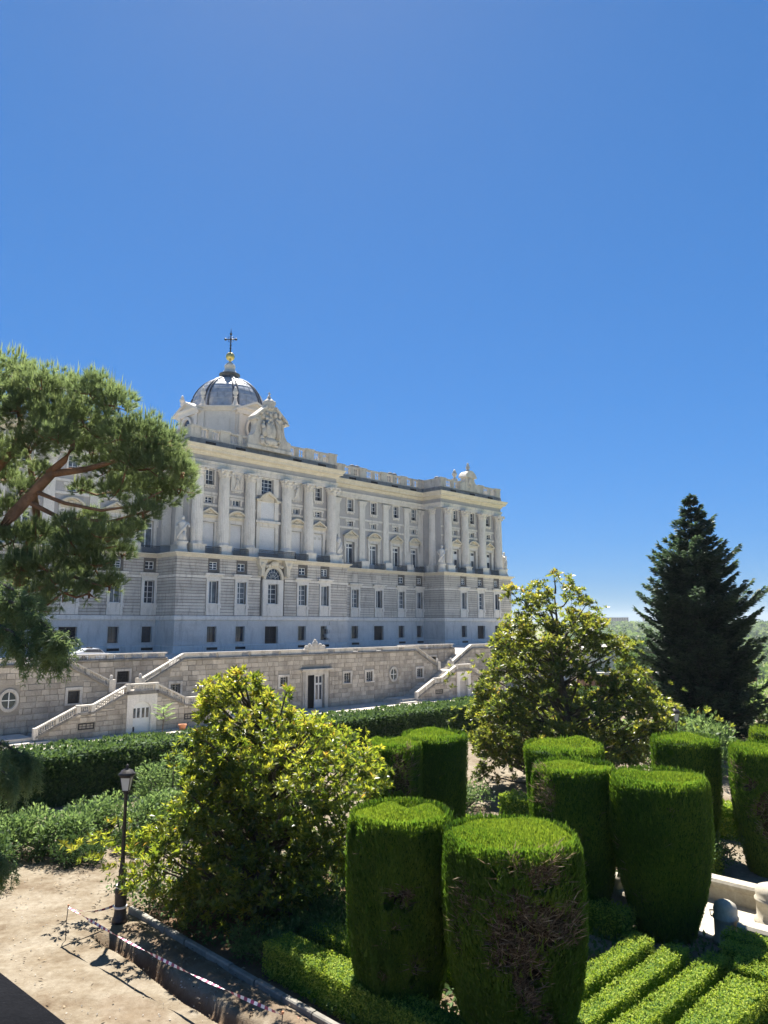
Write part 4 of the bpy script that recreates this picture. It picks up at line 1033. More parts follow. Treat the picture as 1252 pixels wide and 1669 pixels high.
kr = MB(); kr.lathe(0, 0.2, [(0.75, 6.9), (0.95, 7.2), (0.8, 7.45), (1.15, 8.1), (1.05, 8.3), (0.75, 8.6), (0.35, 8.95), (0.2, 9.1), (0.3, 9.25), (0.08, 9.4)], 16); kr.box(-0.06, 0.06, 0.15, 0.25, 9.35, 10.1); kr.box(-0.28, -0.06, 0.15, 0.25, 9.7, 9.82); kr.box(0.06, 0.28, 0.15, 0.25, 9.7, 9.82)
for q in range(8): kr.ball((0.95 * math.cos(q * .785), 0.2 + 0.95 * math.sin(q * .785), 8.35), 0.16, 6, 5)
kr.build('crown_finial', M['parapet'], cr)
cr2 = empty('crest', LX(122.4, 1.7, 35.6)); cr2.parent = pal; cr2.scale = (0.82, 0.82, 0.92)
lf = [(-4.0, 0), (-4.0, 1.6), (-2.5, 1.9), (-2.0, 2.3), (-1.7, 3.0), (-1.6, 3.7)]
rt = [(-x_, z_) for x_, z_ in lf[::-1]]
MB().prism_xz((lf + rt)[::-1], -0.3, 1.4).build('crest_wall', M['parapet'], cr2)
ah = MB(); oo = [(-2.3 + 4.6 * t / 12, 3.5 + 1.35 * math.sin(math.pi * t / 12) ** 0.7) for t in range(13)]; ah.prism_xz(oo + [(2.3, 3.2), (-2.3, 3.2)], -0.7, 1.7); ah.build('crest_hood', M['parapet'], cr2)
sh = MB(); sh.ball((0, -0.4, 2.4), 0.75, 12, 8, 1, 0.4, 1.3)
for q in range(12): sh.ball((g_.uniform(-1, 1), -0.38, g_.uniform(1.2, 3.3)), g_.uniform(0.15, 0.3), 6, 5, 1, .7, 1.2)
sh.build('coat_of_arms', M['parapet'], cr2)
kb = MB(); kb.lathe(0, 0.4, [(0.55, 4.8), (0.6, 5.0), (0.3, 5.2), (0.5, 5.5), (0.55, 5.9), (0.25, 6.2), (0.33, 6.45), (0.2, 6.75), (0.05, 6.85)], 12); kb.build('crown_finial', M['parapet'], cr2)
# vases and chimney pots on the roofline
def urn_mesh(mb):
    mb.box(-0.45, 0.45, -0.45, 0.45, 0, 0.5); mb.lathe(0, 0, [(0.35, 0.5), (0.2, 0.65), (0.25, 0.8), (0.5, 1.3), (0.55, 1.6), (0.35, 1.75), (0.4, 1.9), (0.25, 2.2), (0.08, 2.5)], 12)
um = cached('urn', urn_mesh, 'urn', 'parapet')
place('urn', um, pal, LX(118.6, 2.6, 37.52))
for x, y in ((95.6, 9.5), (96.9, 9.5), (106.2, 9.5), (107.4, 9.5), (116.3, 5.5), (117.2, 5.5), (88.5, 9.0), (46, 9.5), (47.3, 9.5)):
    ch = MB(); ch.box(x - 0.45, x + 0.45, y - 0.45, y + 0.45, 34.8, 37.9); ch.lathe(x, y, [(0.35, 37.9), (0.62, 38.0), (0.62, 38.35), (0.3, 38.55)], 10); ch.build('chimney', M['darkstone'], pal, poff)

# ---- dome
DC = (70.1, 14.0)
dm = empty('dome', LX(DC[0], DC[1], 34.9)); dm.parent = pal
AP = 7.8; oc = [(AP / math.cos(R(22.5)) * math.cos(R(22.5 + 45 * k)), AP / math.cos(R(22.5)) * math.sin(R(22.5 + 45 * k))) for k in range(8)]
MB().prism_xy(oc, 0, 7.9).build('drum', M['drum'], dm)
def octring(prof):
    mb = MB(); pts = oc[::-1] + [oc[::-1][0]]
    pts = [((oc[::-1][0][0] + oc[::-1][-1][0]) / 2, (oc[::-1][0][1] + oc[::-1][-1][1]) / 2)] + oc[::-1] + [((oc[::-1][0][0] + oc[::-1][-1][0]) / 2, (oc[::-1][0][1] + oc[::-1][-1][1]) / 2)]
    prof = [(-o_, z_) for o_, z_ in prof]
    return mb.sweep(pts[::-1], [(-o_, z_) for o_, z_ in prof])
octring([(-0.4, 7.9), (0.15, 7.9), (0.45, 8.3), (0.7, 8.4), (0.7, 8.65), (-0.4, 8.8)]).build('drum_cornice', M['drum'], dm)
hw = AP * math.tan(R(22.5))
for k in range(4):
    gb = MB(); gb.prism_xz([(-hw - 0.3, 7.5), (hw + 0.3, 7.5), (hw + 0.3, 8.0), (0, 9.9), (-hw - 0.3, 8.0)], -0.35, 3.5)
    for sg in (-1, 1): sloped(gb, 0, 9.6, sg * (hw + 0.8), 7.75, -0.85, 3.4, 0.38)
    gb.box(-hw + 0.2, -hw + 0.9, -0.25, 0.1, 0.3, 7.5); gb.box(hw - 0.9, hw - 0.2, -0.25, 0.1, 0.3, 7.5)
    o = gb.build('gable', M['drum'], dm, loc=(-AP * math.sin(R(-90 * k)) * 0 + AP * math.cos(R(-90 + 90 * k)), AP * math.sin(R(-90 + 90 * k)), 0)); o.rotation_euler = (0, 0, R(90 * k))
    rw = MB(); ring = [(1.35, -0.1), (1.35, 0.0), (1.75, 0.0), (1.75, -0.42), (1.4, -0.45)]; nb = 24
    for q in range(nb):
        for r_, y_ in ring: rw.v.append((r_ * math.cos(2 * math.pi * q / nb), y_, 1.25 * r_ * math.sin(2 * math.pi * q / nb)))
    for q in range(nb):
        for i in range(5): rw._f([q * 5 + i, q * 5 + (i + 1) % 5, ((q + 1) % nb) * 5 + (i + 1) % 5, ((q + 1) % nb) * 5 + i])
    rw.build('window_frame', M['drum'], o, loc=(0, -0.02, 5.2))
    MB().prism_xz([(1.4 * math.cos(2 * math.pi * q / 24), 1.75 * math.sin(2 * math.pi * q / 24)) for q in range(24)], -0.12, -0.02).build('pane', M['glass'], o, loc=(0, -0.02, 5.2))
    # panel and vases on the diagonal faces
    ang = R(-45 + 90 * k); dx, dy = AP * math.cos(ang), AP * math.sin(ang)
    pn = MB(); pn.box(-1.9, 1.9, -0.10, 0.1, 1.5, 6.6); pn.box(-2.9, -2.3, -0.2, 0.1, 0.3, 7.9); pn.box(2.3, 2.9, -0.2, 0.1, 0.3, 7.9)
    o = pn.build('drum_panel', M['drum'], dm, loc=(dx, dy, 0)); o.rotation_euler = (0, 0, ang + R(90))
    for sg in (-1, 1):
        tx, ty = -math.sin(ang), math.cos(ang)
        place('urn', cached('durn', lambda m: (m.box(-0.75, 0.75, -0.75, 0.75, 0, 0.35), m.lathe(0, 0, [(0.75, 0.35), (0.55, 0.6), (0.3, 1.4), (0.28, 1.7), (0.55, 1.9), (0.3, 2.05), (0.6, 2.5), (0.62, 2.9), (0.4, 3.1), (0.42, 3.3), (0.1, 3.8)], 12)), 'urn', 'drum'), dm, (dx * 0.96 + sg * tx * 2.7, dy * 0.96 + sg * ty * 2.7, 8.7), scale=(0.72, 0.72, 0.9))
prof = [(6.9, 8.75), (6.9, 9.1), (6.62, 9.2)] + [(6.62 * math.cos(R(t)), 9.2 + 6.75 * math.sin(R(t))) for t in range(6, 79, 6)]
sh_ = MB(); sh_.lathe(0, 0, prof, 64); sh_.build('dome_shell', M['lead'], dm)
for t in range(12, 76, 9):
    r_, z_ = 6.62 * math.cos(R(t)), 9.2 + 6.75 * math.sin(R(t))
    MB().lathe(0, 0, [(r_ - 0.05, z_ - 0.03), (r_ + 0.035, z_ - 0.02), (r_ + 0.03, z_ + 0.05), (r_ - 0.05, z_ + 0.06)], 64).build('lead_seam', M['lead'], dm)
for k in range(8):
    for dl in (-3.4, 3.4):
        a = R(22.5 + 45 * k + dl)
        MB().tube([(6.68 * math.cos(R(t)) * math.cos(a), 6.68 * math.cos(R(t)) * math.sin(a), 9.2 + 6.8 * math.sin(R(t))) for t in range(0, 79, 6)], [0.17] * 14, 6).build('rib', M['leaddark'], dm)
for k in range(32):
    a = R(11.25 * k + 5.6)
    MB().tube([(6.64 * math.cos(R(t)) * math.cos(a), 6.64 * math.cos(R(t)) * math.sin(a), 9.2 + 6.77 * math.sin(R(t))) for t in range(4, 72, 8)], [0.035] * 9, 4).build('lead_seam', M['lead'], dm)
ln = MB(); ln.lathe(0, 0, [(1.75, 15.7), (1.75, 16.0), (1.5, 16.1), (1.5, 16.5), (1.85, 16.6), (1.85, 16.8), (1.5, 16.9)], 24); ln.build('lantern_base', M['leaddark'], dm)
ln = MB(); ln.lathe(0, 0, [(1.5, 16.9), (1.2, 17.2), (0.95, 17.6), (0.85, 18.0), (1.0, 18.2), (0.9, 18.5), (0.55, 18.9), (0.3, 19.1)], 24); ln.build('lantern', M['drum'], dm)
MB().lathe(0, 0, [(0.2, 19.1), (0.2, 19.4), (0.45, 19.5), (0.7, 19.75), (0.8, 20.15), (0.7, 20.55), (0.45, 20.8), (0.2, 20.9)], 20).build('ball', M['gold'], dm)
cx_ = MB(); cx_.tube([(0, 0, 20.9), (0, 0, 21.4), (0, 0, 24.6), (0, 0, 25.5)], [0.16, 0.12, 0.09, 0.02], 8); cx_.tube([(-0.95, 0, 23.4), (0.95, 0, 23.4)], [0.10, 0.10], 6)
for p_ in ((-0.95, 0, 23.4), (0.95, 0, 23.4), (0, 0, 24.4)): cx_.ball(p_, 0.24, 8, 6)
for p_ in ((0, 0, 23.4), (0, 0, 22.3), (0, 0, 21.7)): cx_.ball(p_, 0.26 if p_[2] > 23 else 0.2, 8, 6)
for sg in (-1, 1): cx_.tube([(sg * 0.1, 0, 22.9), (sg * 0.45, 0, 23.0), (sg * 0.45, 0, 23.35)], [0.05] * 3, 5); cx_.tube([(sg * 0.1, 0, 23.9), (sg * 0.45, 0, 23.8), (sg * 0.45, 0, 23.45)], [0.05] * 3, 5)
cx_.build('cross', M['iron'], dm).rotation_euler = (0, 0, R(-45))

# ---- statues standing on the ledge
def statue(x, y, pose, label):
    st = empty('statue', world_su(x, DP + y, 18.03), R(45 + pose[3]), label=label, category='statue', group='stone statues on the palace ledge')
    b = MB(); b.box(-0.85, 0.85, -0.85, 0.85, 0, 0.35); b.lathe(0, 0, [(0.85, 0.35), (0.75, 0.6), (0.7, 1.3), (0.9, 1.5), (0.9, 1.65)], 14); b.build('pedestal', M['limestone'], st)
    z = 1.65; f = MB()
    sw = pose[0]
    f.lathe(0, 0, [(0.55, z), (0.50, z + 0.35), (0.42, z + 0.9), (0.46, z + 1.25), (0.40, z + 1.55), (0.50, z + 2.0), (0.46, z + 2.2), (0.17, z + 2.36), (0.15, z + 2.5)], 14, flute=0.10)
    f.ball((0.02, -0.04, z + 2.68), 0.21, 10, 8, 0.9, 1, 1.2)
    f.tube([(-0.42, 0, z + 2.12), (-0.68, -0.12, z + 1.72), (-0.62 + sw * 0.1, -0.42, z + 1.42)], [0.15, 0.12, 0.08], 7)
    f.tube([(0.42, 0, z + 2.12), (0.70, -0.1, z + 1.9 + pose[1]), (0.72 + 0.1 * sw, -0.3, z + 1.6 + pose[1] * 2)], [0.15, 0.12, 0.08], 7)
    f.tube([(0.45, 0.1, z + 2.15), (0.35, -0.38, z + 1.6), (-0.1, -0.45, z + 1.1), (-0.45, -0.2, z + 0.5), (-0.5, 0.1, z)], [0.14, 0.15, 0.16, 0.15, 0.14], 7)
    f.tube([(0.2, -0.2, z), (0.25, -0.42, z + 0.6), (0.15, -0.3, z + 1.1)], [0.18, 0.2, 0.16], 7)
    f.tube([(pose[2] * 0.75, -0.35, z), (pose[2] * 0.74, -0.32, z + 1.9)], [0.045, 0.04], 6)
    f.v = [(a * 1.28, b * 1.28, z + (c - z) * 1.28) for a, b, c in f.v]
    f.build('figure', M['limestone'], st)
statue(54.85, 1.35, (1, 0.0, -1, -40), 'stone statue on the left corner of the columned pavilion under the dome')
statue(85.0, 1.4, (-1, 0.1, 1, 30), 'stone statue where the domed pavilion meets the lower wing')
statue(112.55, 1.2, (1, 0.35, 1, -40), 'stone statue with raised arm on the inner corner of the far pavilion')
statue(133.5, 1.2, (-1, 0.0, -1, 40), 'stone statue silhouetted on the outer end of the far pavilion')

# ------------------------------------------------------------------ far background
def leaf_cloud(n, c, r, size, up=0.2, shell=0.55):
    """n leaf-clump faces spread through an ellipsoid"""
    d = rdir(n); d[:, 2] = d[:, 2] * (1 - up) + np.abs(d[:, 2]) * up
    rad = (shell + (1 - shell) * rng.random((n, 1))) 
    P = np.asarray(c) + unit(d) * rad * np.asarray(r)
    A = unit(unit(d) * 0.5 + rdir(n) * 0.9); Nn = unit(unit(d) + rdir(n) * 0.7 + np.array([0, 0, 0.4]))
    s_ = size * (0.6 + 0.8 * rng.random(n)); return leaves(P - A * s_[:, None] * 0.5, A, Nn, s_, s_ * 0.62)
def far_height(x, y):
    far = min(max((y - 110) / 220, 0), 1) * min(max((x - 10) / 60, 0), 1); far = far * far * (3 - 2 * far); r = math.hypot(x, y)
    return -1.35 - far * 34 + far * min(max((r - 500) / 1500, 0), 1) * 40
fw, ft = [], []
for k in range(1500):
    y = rng.uniform(260, 1980); x = y * rng.uniform(0.22, 0.60); r_ = rng.uniform(3.5, 7.5) * (1 + y / 2600)
    z = far_height(x, y) + r_ * 0.35
    m_ = 26; fw.append(leaf_cloud(m_, (x, y, z), (r_, r_, r_ * 0.8), r_ * 0.75)); ft.append(np.clip(rng.random() * 0.8 + rng.normal(size=m_) * 0.12, 0, 1))
place('far_woods', np_mesh('far_woods', np.concatenate(fw), M['farwood'], np.concatenate(ft)), kind='stuff', label='green wooded hills across the valley below the sky', category='woods')
def far_block(x, y, w, d, h, nfl, nb, mat, label, z0=None):
    z = far_height(x, y) if z0 is None else z0
    e = empty('apartment_block', (x, y, z), R(-18), label=label, category='building')
    MB().box(-w / 2, w / 2, -d / 2, d / 2, -3, h).build('wall', M[mat], e); MB().box(-w / 2 - .6, w / 2 + .6, -d / 2 - .6, d / 2 + .6, h, h + 0.8).build('roof', M['farwall'], e)
    for i in range(nfl):
        for j in range(nb):
            xx = -w / 2 + (j + 0.5) * w / nb; zz = (i + 0.35) * h / nfl; MB().box(xx - w / nb * .25, xx + w / nb * .25, -d / 2 - 0.08, -d / 2 - 0.01, zz, zz + h / nfl * .5).build('window', M['glass'], e)
far_block(625, 2030, 75, 30, 22, 5, 12, 'farwall', 'long low building on the far ridge above the wooded hills', 2)
far_block(1010, 1900, 60, 25, 14, 4, 8, 'farpale', 'pale orange building among trees beyond the dark spruce', -18)
tw = empty('radio_tower', (715, 2060, 3), label='thin mast on the far ridge above the wooded hills', category='tower'); MB().tube([(0, 0, -3), (0, 0, 26)], [1.6, 0.9], 6).build('mast', M['farpale'], tw); MB().box(-2, 2, -2, 2, 14, 17).build('platform', M['farpale'], tw)

def simple_tree(name, x, y, z0, h, rad, nclump, nleaf, size, mat, label, cat='tree', group=None, squash=0.75, trunk_r=0.25):
    t = empty(name, (x, y, z0), label=label, category=cat, group=group)
    tr = MB(); tr.tube([(0, 0, 0), (0.1, 0, h * 0.35), (0, 0.1, h * 0.75)], [trunk_r, trunk_r * 0.75, trunk_r * 0.3], 7); V, T = [], []
    for k in range(nclump):
        a = rng.uniform(0, 6.283); zz = h * (0.35 + 0.6 * rng.random()); rr = rad * math.sqrt(max(0.05, 1 - ((zz / h - 0.55) / 0.5) ** 2)) * rng.uniform(0.3, 0.85)
        c = np.array([rr * math.cos(a), rr * math.sin(a), zz]); q = rad * rng.uniform(0.26, 0.45)
        tr.tube([(0, 0, zz * 0.6), tuple(c * np.array([.5, .5, .85])), tuple(c)], [trunk_r * 0.35, trunk_r * 0.2, trunk_r * 0.06], 5)
        V.append(leaf_cloud(nleaf, c, (q, q, q * squash), size)); T.append(np.clip(rng.random() * 0.6 + rng.normal(size=nleaf) * 0.16 + 0.1, 0, 1))
    tr.build('trunk', M['bark'], t); place('crown', np_mesh('crown', np.concatenate(V), M[mat], np.concatenate(T)), t)
    return t
for i, (x, y, h, r_, lb) in enumerate([(38.6, 112, 9.0, 4.0, 'round green tree just left of the dark spruce, above the brick wall'), (60, 108, 8, 4.5, 'green tree showing past the right side of the dark spruce')]):
    simple_tree('garden_tree', x, y, -3.8, h, r_, 30, 130, 0.6, 'farwood', lb)
# brick wall at the edge of the garden
bw_ = empty('brick_wall', (26.5, 80.5, -1.3), R(6), label='low red brick wall with pale coping left of the spruce', category='wall')
MB().box(-6, 14, 0, 0.5, 0, 3.75).build('wall', M['brick'], bw_)
for k in range(10):
    MB().box(-6.05 + k * 2, -4.07 + k * 2, -0.12, 0.62, 3.75, 3.98).build('coping_stone', M['parapet'], bw_); MB().box(-5.95 + k * 2, -5.55 + k * 2, -0.1, 0.0, 0, 3.74).build('pier', M['brick'], bw_)

# ------------------------------------------------------------------ hedges
def hedge_mesh(name, p0, p1, q0, q1, z0, z1, n_top, n_side, leaf, mat, wob=0.10, seed=1, freq=1.6, tone=(0.15, 0.75)):
    """clipped hedge in garden axes: lumpy body faces plus leaf faces on top and sides; local to (p0+p1)/2"""
    w1, w2 = Wob(seed, freq), Wob(seed + 50, freq * 3.3)
    cp, cq = (p0 + p1) / 2, (q0 + q1) / 2
    V, T = [], []
    def emit(n, fn, nrm):
        P = fn(n); P = P + np.array(nrm) * ((w1(P) * wob + w2(P) * wob * 0.5)[:, None] - 0.02 - 0.06 * rng.random((n, 1)) ** 2)
        flat = 1.0 if nrm[2] else 0.0
        A = unit(np.array(nrm) * (0.55 - 0.35 * flat) + rdir(n) * 0.9 + np.array([0, 0, 0.25])); Nn = unit(np.array(nrm) * (1 + 0.9 * flat) + rdir(n) * 0.8)
        s_ = leaf * (0.6 + 0.8 * rng.random(n)); V.append(leaves(P, A, Nn, s_, s_ * 0.55))
        T.append(np.clip(tone[0] + (tone[1] - tone[0]) * rng.random(n) + 0.12 * w1(P), 0, 1))
    U = lambda a, b, n: rng.uniform(a, b, n)
    emit(n_top, lambda n: np.stack([U(p0, p1, n), U(q0, q1, n), np.full(n, z1)], -1), (0, 0, 1))
    per = 2 * (p1 - p0) + 2 * (q1 - q0); k1 = int(n_side * (p1 - p0) / per); k2 = int(n_side * (q1 - q0) / per)
    if k1: emit(int(k1 * 1.6), lambda n: np.stack([U(p0, p1, n), np.full(n, q1), U(z0, z1, n)], -1), (0, 1, 0)); emit(int(k1 * .4), lambda n: np.stack([U(p0, p1, n), np.full(n, q0), U(z0, z1, n)], -1), (0, -1, 0))
    if k2: emit(int(k2 * 1.6) , lambda n: np.stack([np.full(n, p0), U(q0, q1, n), U(z0, z1, n)], -1), (-1, 0, 0)); emit(int(k2 * .4), lambda n: np.stack([np.full(n, p1), U(q0, q1, n), U(z0, z1, n)], -1), (1, 0, 0))
    V = np.concatenate(V); T = np.concatenate(T)
    V = np.stack([C45 * (V[..., 0] - cp) + C45 * (V[..., 1] - cq), C45 * (V[..., 0] - cp) - C45 * (V[..., 1] - cq), V[..., 2] - z0], -1)
    body = np_mesh('hedge_body', box_faces(p0 - cp, p1 - cp, q0 - cq, q1 - cq, z1 - z0, 0.045 + wob * 0.8), M[mat], None)
    return np_mesh(name, V, M[mat], T), body, pq(cp, cq, z0)
def box_faces(p0, p1, q0, q1, h, inset):
    a, b, c, d, t = p0 + inset, p1 - inset, q0 + inset, q1 - inset, h - inset
    v = lambda p, q, z: (C45 * p + C45 * q, C45 * p - C45 * q, z)
    return np.array([[v(a, c, t), v(b, c, t), v(b, d, t), v(a, d, t)], [v(a, d, 0), v(b, d, 0), v(b, d, t), v(a, d, t)], [v(a, c, 0), v(b, c, 0), v(b, c, t), v(a, c, t)], [v(a, c, 0), v(a, d, 0), v(a, d, t), v(a, c, t)], [v(b, c, 0), v(b, d, 0), v(b, d, t), v(b, c, t)]])
def hedge(name, label, *a, group=None, **k):
    m_, b_, o_ = hedge_mesh(name, *a, **k)
    e = empty(name, o_, label=label, category='hedge', group=group)
    place('foliage', m_, e, kind='stuff'); place('inner_growth', b_, e)
    return e
hedge('clipped_hedge', 'long tall clipped hedge running in front of the palace retaining wall', -12, 62, -36.6, -33.4, 0.0, 2.15, 34000, 34000, 0.20, 'hedge', wob=0.13, seed=3, freq=0.9)
hedge('clipped_hedge', 'far low clipped hedge before the brick wall near the spruce', 66, 92, -36.5, -34.0, 0.0, 1.6, 3000, 3000, 0.25, 'hedge', wob=0.12, seed=8)

# box parterre: straight arms along the garden axes
BOX = dict(mat='box', wob=0.035, freq=2.5, tone=(0.2, 0.95))
PG = 'low box hedges of the parterre'
def bh(label, p0, p1, q0, q1, z1=0.65, dens=1300, leaf=0.052, seed=1):
    at_ = (p1 - p0) * (q1 - q0); as_ = 2 * ((p1 - p0) + (q1 - q0)) * z1
    hedge('box_hedge', label, p0, p1, q0, q1, 0.0, z1, int(at_ * dens), int(as_ * dens * 0.75), leaf, group=PG, seed=seed, **BOX)
bh('outermost box hedge arm left of the tall topiary at the basin', 10.8, 17.3, -9.0, -8.52, seed=31)
bh('second box hedge arm from the basin, running towards the viewer', 10.6, 17.4, -8.2, -7.74, seed=32)
bh('third box hedge arm from the basin, meeting the corner hedge', 10.6, 17.6, -7.42, -6.96, seed=33)
bh('broad innermost box hedge arm at the parterre corner, yellow-green', 10.6, 16.75, -6.62, -5.85, 0.68, seed=34)
bh('box hedge arm beside the basin pier at the right edge', 18.75, 19.3, -7.6, -3.2, seed=35)
bh('second box hedge arm from the basin pier, going right', 18.0, 18.5, -7.35, -3.2, seed=36)
bh('third box hedge arm right of the parterre corner', 17.25, 17.75, -6.85, -3.2, seed=37)
bh('nearest box hedge arm going right from the parterre corner', 16.3, 16.95, -5.75, -3.2, seed=38)
bh('box hedge behind the kerb, in front of the slim topiary', 10.75, 11.55, -14.6, -6.0, 0.72, seed=39)
bh('short box hedge between the big magnolia and the slim topiary', 12.1, 12.75, -14.6, -11.6, 0.66, seed=40)
bh('box hedge in shade behind the broad topiary', 13.3, 13.9, -14.0, -9.4, 0.6, 800, seed=41)

bh('low hedge in the shade between the tall and the scorched topiaries', 17.9, 18.6, -12.6, -9.6, 0.75, 700, 0.07, seed=42)
bh('low hedge between the back topiaries and the bright walk', 21.6, 22.5, -20.5, -14.4, 0.8, 350, 0.10, seed=43)
bh('low hedge in front of the ivy-patched topiary', 16.2, 17.0, -18.5, -12.6, 0.8, 400, 0.09, seed=44)
bh('low hedge beyond the basin, between the right-hand topiaries', 24.3, 25.1, -14.5, -9.9, 0.8, 350, 0.10, seed=45)
bh('low hedge at the foot of the far magnolia, behind the bright walk edge', 25.6, 26.6, -19.0, -14.6, 0.9, 300, 0.11, seed=47)
bh('low shaded hedge between the slim topiary and the scorched one', 15.2, 15.9, -14.5, -9.8, 0.7, 500, 0.08, seed=48)
bh('low hedge behind the far lamp beyond the topiaries', 29.0, 30.2, -19.0, -10.0, 1.1, 250, 0.14, seed=46)

def ground_cover():
    n = 26000; p_ = rng.uniform(10.6, 26.5, n); q_ = rng.uniform(-22.5, -5.0, n); w_ = Wob(91, 0.6)(np.stack([p_, q_, 0 * p_], -1))
    keep = (w_ > -0.45) & ~((p_ > 19.3) & (q_ > -11.2)) & ~((p_ > 25) & (q_ < -19)); p_, q_ = p_[keep], q_[keep]; n = len(p_)
    P = np.stack([C45 * (p_ + q_), C45 * (p_ - q_), 0.02 + 0.22 * rng.random(n) ** 1.5], -1); A = unit(rdir(n) + np.array([0, 0, 0.5])); s_ = 0.09 + 0.09 * rng.random(n)
    place('ground_cover', np_mesh('ground_cover', leaves(P, A, unit(rdir(n) + np.array([0, 0, 1.2])), s_, s_ * 0.55), M['hedge'], 0.2 + 0.7 * rng.random(n)), kind='stuff', label='low green ground cover between the topiaries', category='ground cover')
ground_cover()

# ------------------------------------------------------------------ shrubs
def shrub(name, label, x, y, rx, ry, h, n, leaf, mat, seed=1, group=None, nclump=22, z0=0.0, tone=(0.1, 0.8)):
    g = np.random.default_rng(seed)
    e = empty(name, (x, y, z0), label=label, category='shrub', group=group)
    tr = MB(); V, T = [], []
    for k in range(nclump):
        a = g.uniform(0, 6.283); f = math.sqrt(g.random()); cz = h * (0.18 + 0.62 * g.random()) * (1 - 0.25 * f)
        c = np.array([rx * 0.78 * f * math.cos(a), ry * 0.78 * f * math.sin(a), cz]); q = min(rx, ry) * g.uniform(0.28, 0.45)
        tr.tube([(c[0] * .2, c[1] * .2, 0), tuple(c * np.array([.6, .6, .7])), tuple(c)], [0.05, 0.035, 0.015], 5)
        m_ = n // nclump; d = rdir(m_); d[:, 2] = np.where(rng.random(m_) < 0.55, np.abs(d[:, 2]), d[:, 2])
        P = c + d * q * (0.45 + 0.6 * rng.random((m_, 1))); P[:, 2] = np.maximum(P[:, 2], 0.03)
        A = unit(d * 0.7 + rdir(m_) * 0.7 + np.array([0, 0, 0.35])); Nn = unit(d + rdir(m_) * 0.6 + np.array([0, 0, .5])); s_ = leaf * (0.6 + 0.8 * rng.random(m_))
        V.append(leaves(P, A, Nn, s_, s_ * 0.45)); T.append(np.clip(tone[0] + (tone[1] - tone[0]) * rng.random(m_) + g.normal() * 0.08, 0, 1))
    tr.build('stem', M['bark'], e); place('foliage', np_mesh('foliage', np.concatenate(V), M[mat], np.concatenate(T)), e, kind='stuff')
SG = 'laurel shrubs along the walk'
shrub('laurel_shrub', 'laurel shrub at the left edge, before the long hedge', -14.0, 26.4, 2.0, 1.7, 1.55, 6500, 0.13, 'laurel', 61, SG)
shrub('laurel_shrub', 'second laurel shrub from the left along the walk', -11.7, 27.3, 1.9, 1.6, 1.5, 6500, 0.13, 'laurel', 62, SG)
shrub('laurel_shrub', 'laurel shrub behind the lamp post on its left', -9.5, 28.6, 1.9, 1.7, 1.5, 6500, 0.13, 'laurel', 63, SG)
shrub('laurel_shrub', 'laurel shrub between the lamp post and the big magnolia', -7.6, 29.6, 1.7, 1.6, 1.8, 5500, 0.13, 'laurel', 64, SG)
shrub('laurel_shrub', 'tall grey-green laurel shrub directly behind the lantern', -8.6, 31.5, 1.6, 1.4, 2.9, 4500, 0.13, 'laurel', 65, SG)
shrub('low_shrub', 'low dark shrub at the curve of the sandy walk', -10.3, 25.9, 1.5, 0.8, 0.85, 3500, 0.09, 'hedge', 66, tone=(0.0, 0.5))
shrub('low_shrub', 'low dark shrub beside the lamp post foot, behind the walk', -8.3, 27.0, 1.3, 0.7, 0.9, 3000, 0.09, 'hedge', 67, tone=(0.0, 0.55))
shrub('yew_shrub', 'dark shrub at the left picture edge beside the walk', -12.6, 23.3, 1.4, 1.6, 1.5, 5000, 0.12, 'hedge', 68, tone=(0.0, 0.6))
shrub('pale_shrub', 'pale leafy shrub under the far magnolia beside the bright walk', 3.2, 33.0, 1.6, 1.2, 1.1, 2500, 0.13, 'laurel', 69)
shrub('dark_shrub', 'dark shrub between two topiaries beyond the basin', 10.3, 25.0, 1.3, 1.2, 1.3, 3000, 0.10, 'hedge', 70, tone=(0.1, 0.9))
shrub('dark_shrub', 'broad shrub under the spruce behind the topiaries', 15.5, 40.0, 4.5, 2.5, 3.2, 6000, 0.22, 'laurel', 71)
shrub('dark_shrub', 'leafy shrub behind the far lamp at the foot of the spruce', 11.8, 41.5, 3.0, 2.0, 3.4, 5000, 0.2, 'laurel', 72, tone=(0.2, 0.95))
shrub('pale_shrub', 'pale grey-green shrub showing at the right edge behind the spruce', 26.5, 52.0, 3.5, 3, 4.5, 5000, 0.28, 'laurel', 73, tone=(.4, 1))
shrub('under_shrub', 'dark undergrowth shrub behind the kerb below the big magnolia', -2.55, 18.7, 1.2, 0.8, 0.8, 3500, 0.085, 'hedge', 75, tone=(0.2, 0.9))
shrub('under_shrub', 'low leafy shrub between the magnolia foot and the short box hedge', -1.3, 19.3, 1.0, 0.9, 0.95, 3000, 0.085, 'hedge', 76, tone=(0.3, 1.0))
shrub('under_shrub', 'dark undergrowth shrub at the foot of the big magnolia', -1.6, 20.4, 1.5, 1.3, 1.3, 4500, 0.09, 'hedge', 74, tone=(0.2, 0.9))

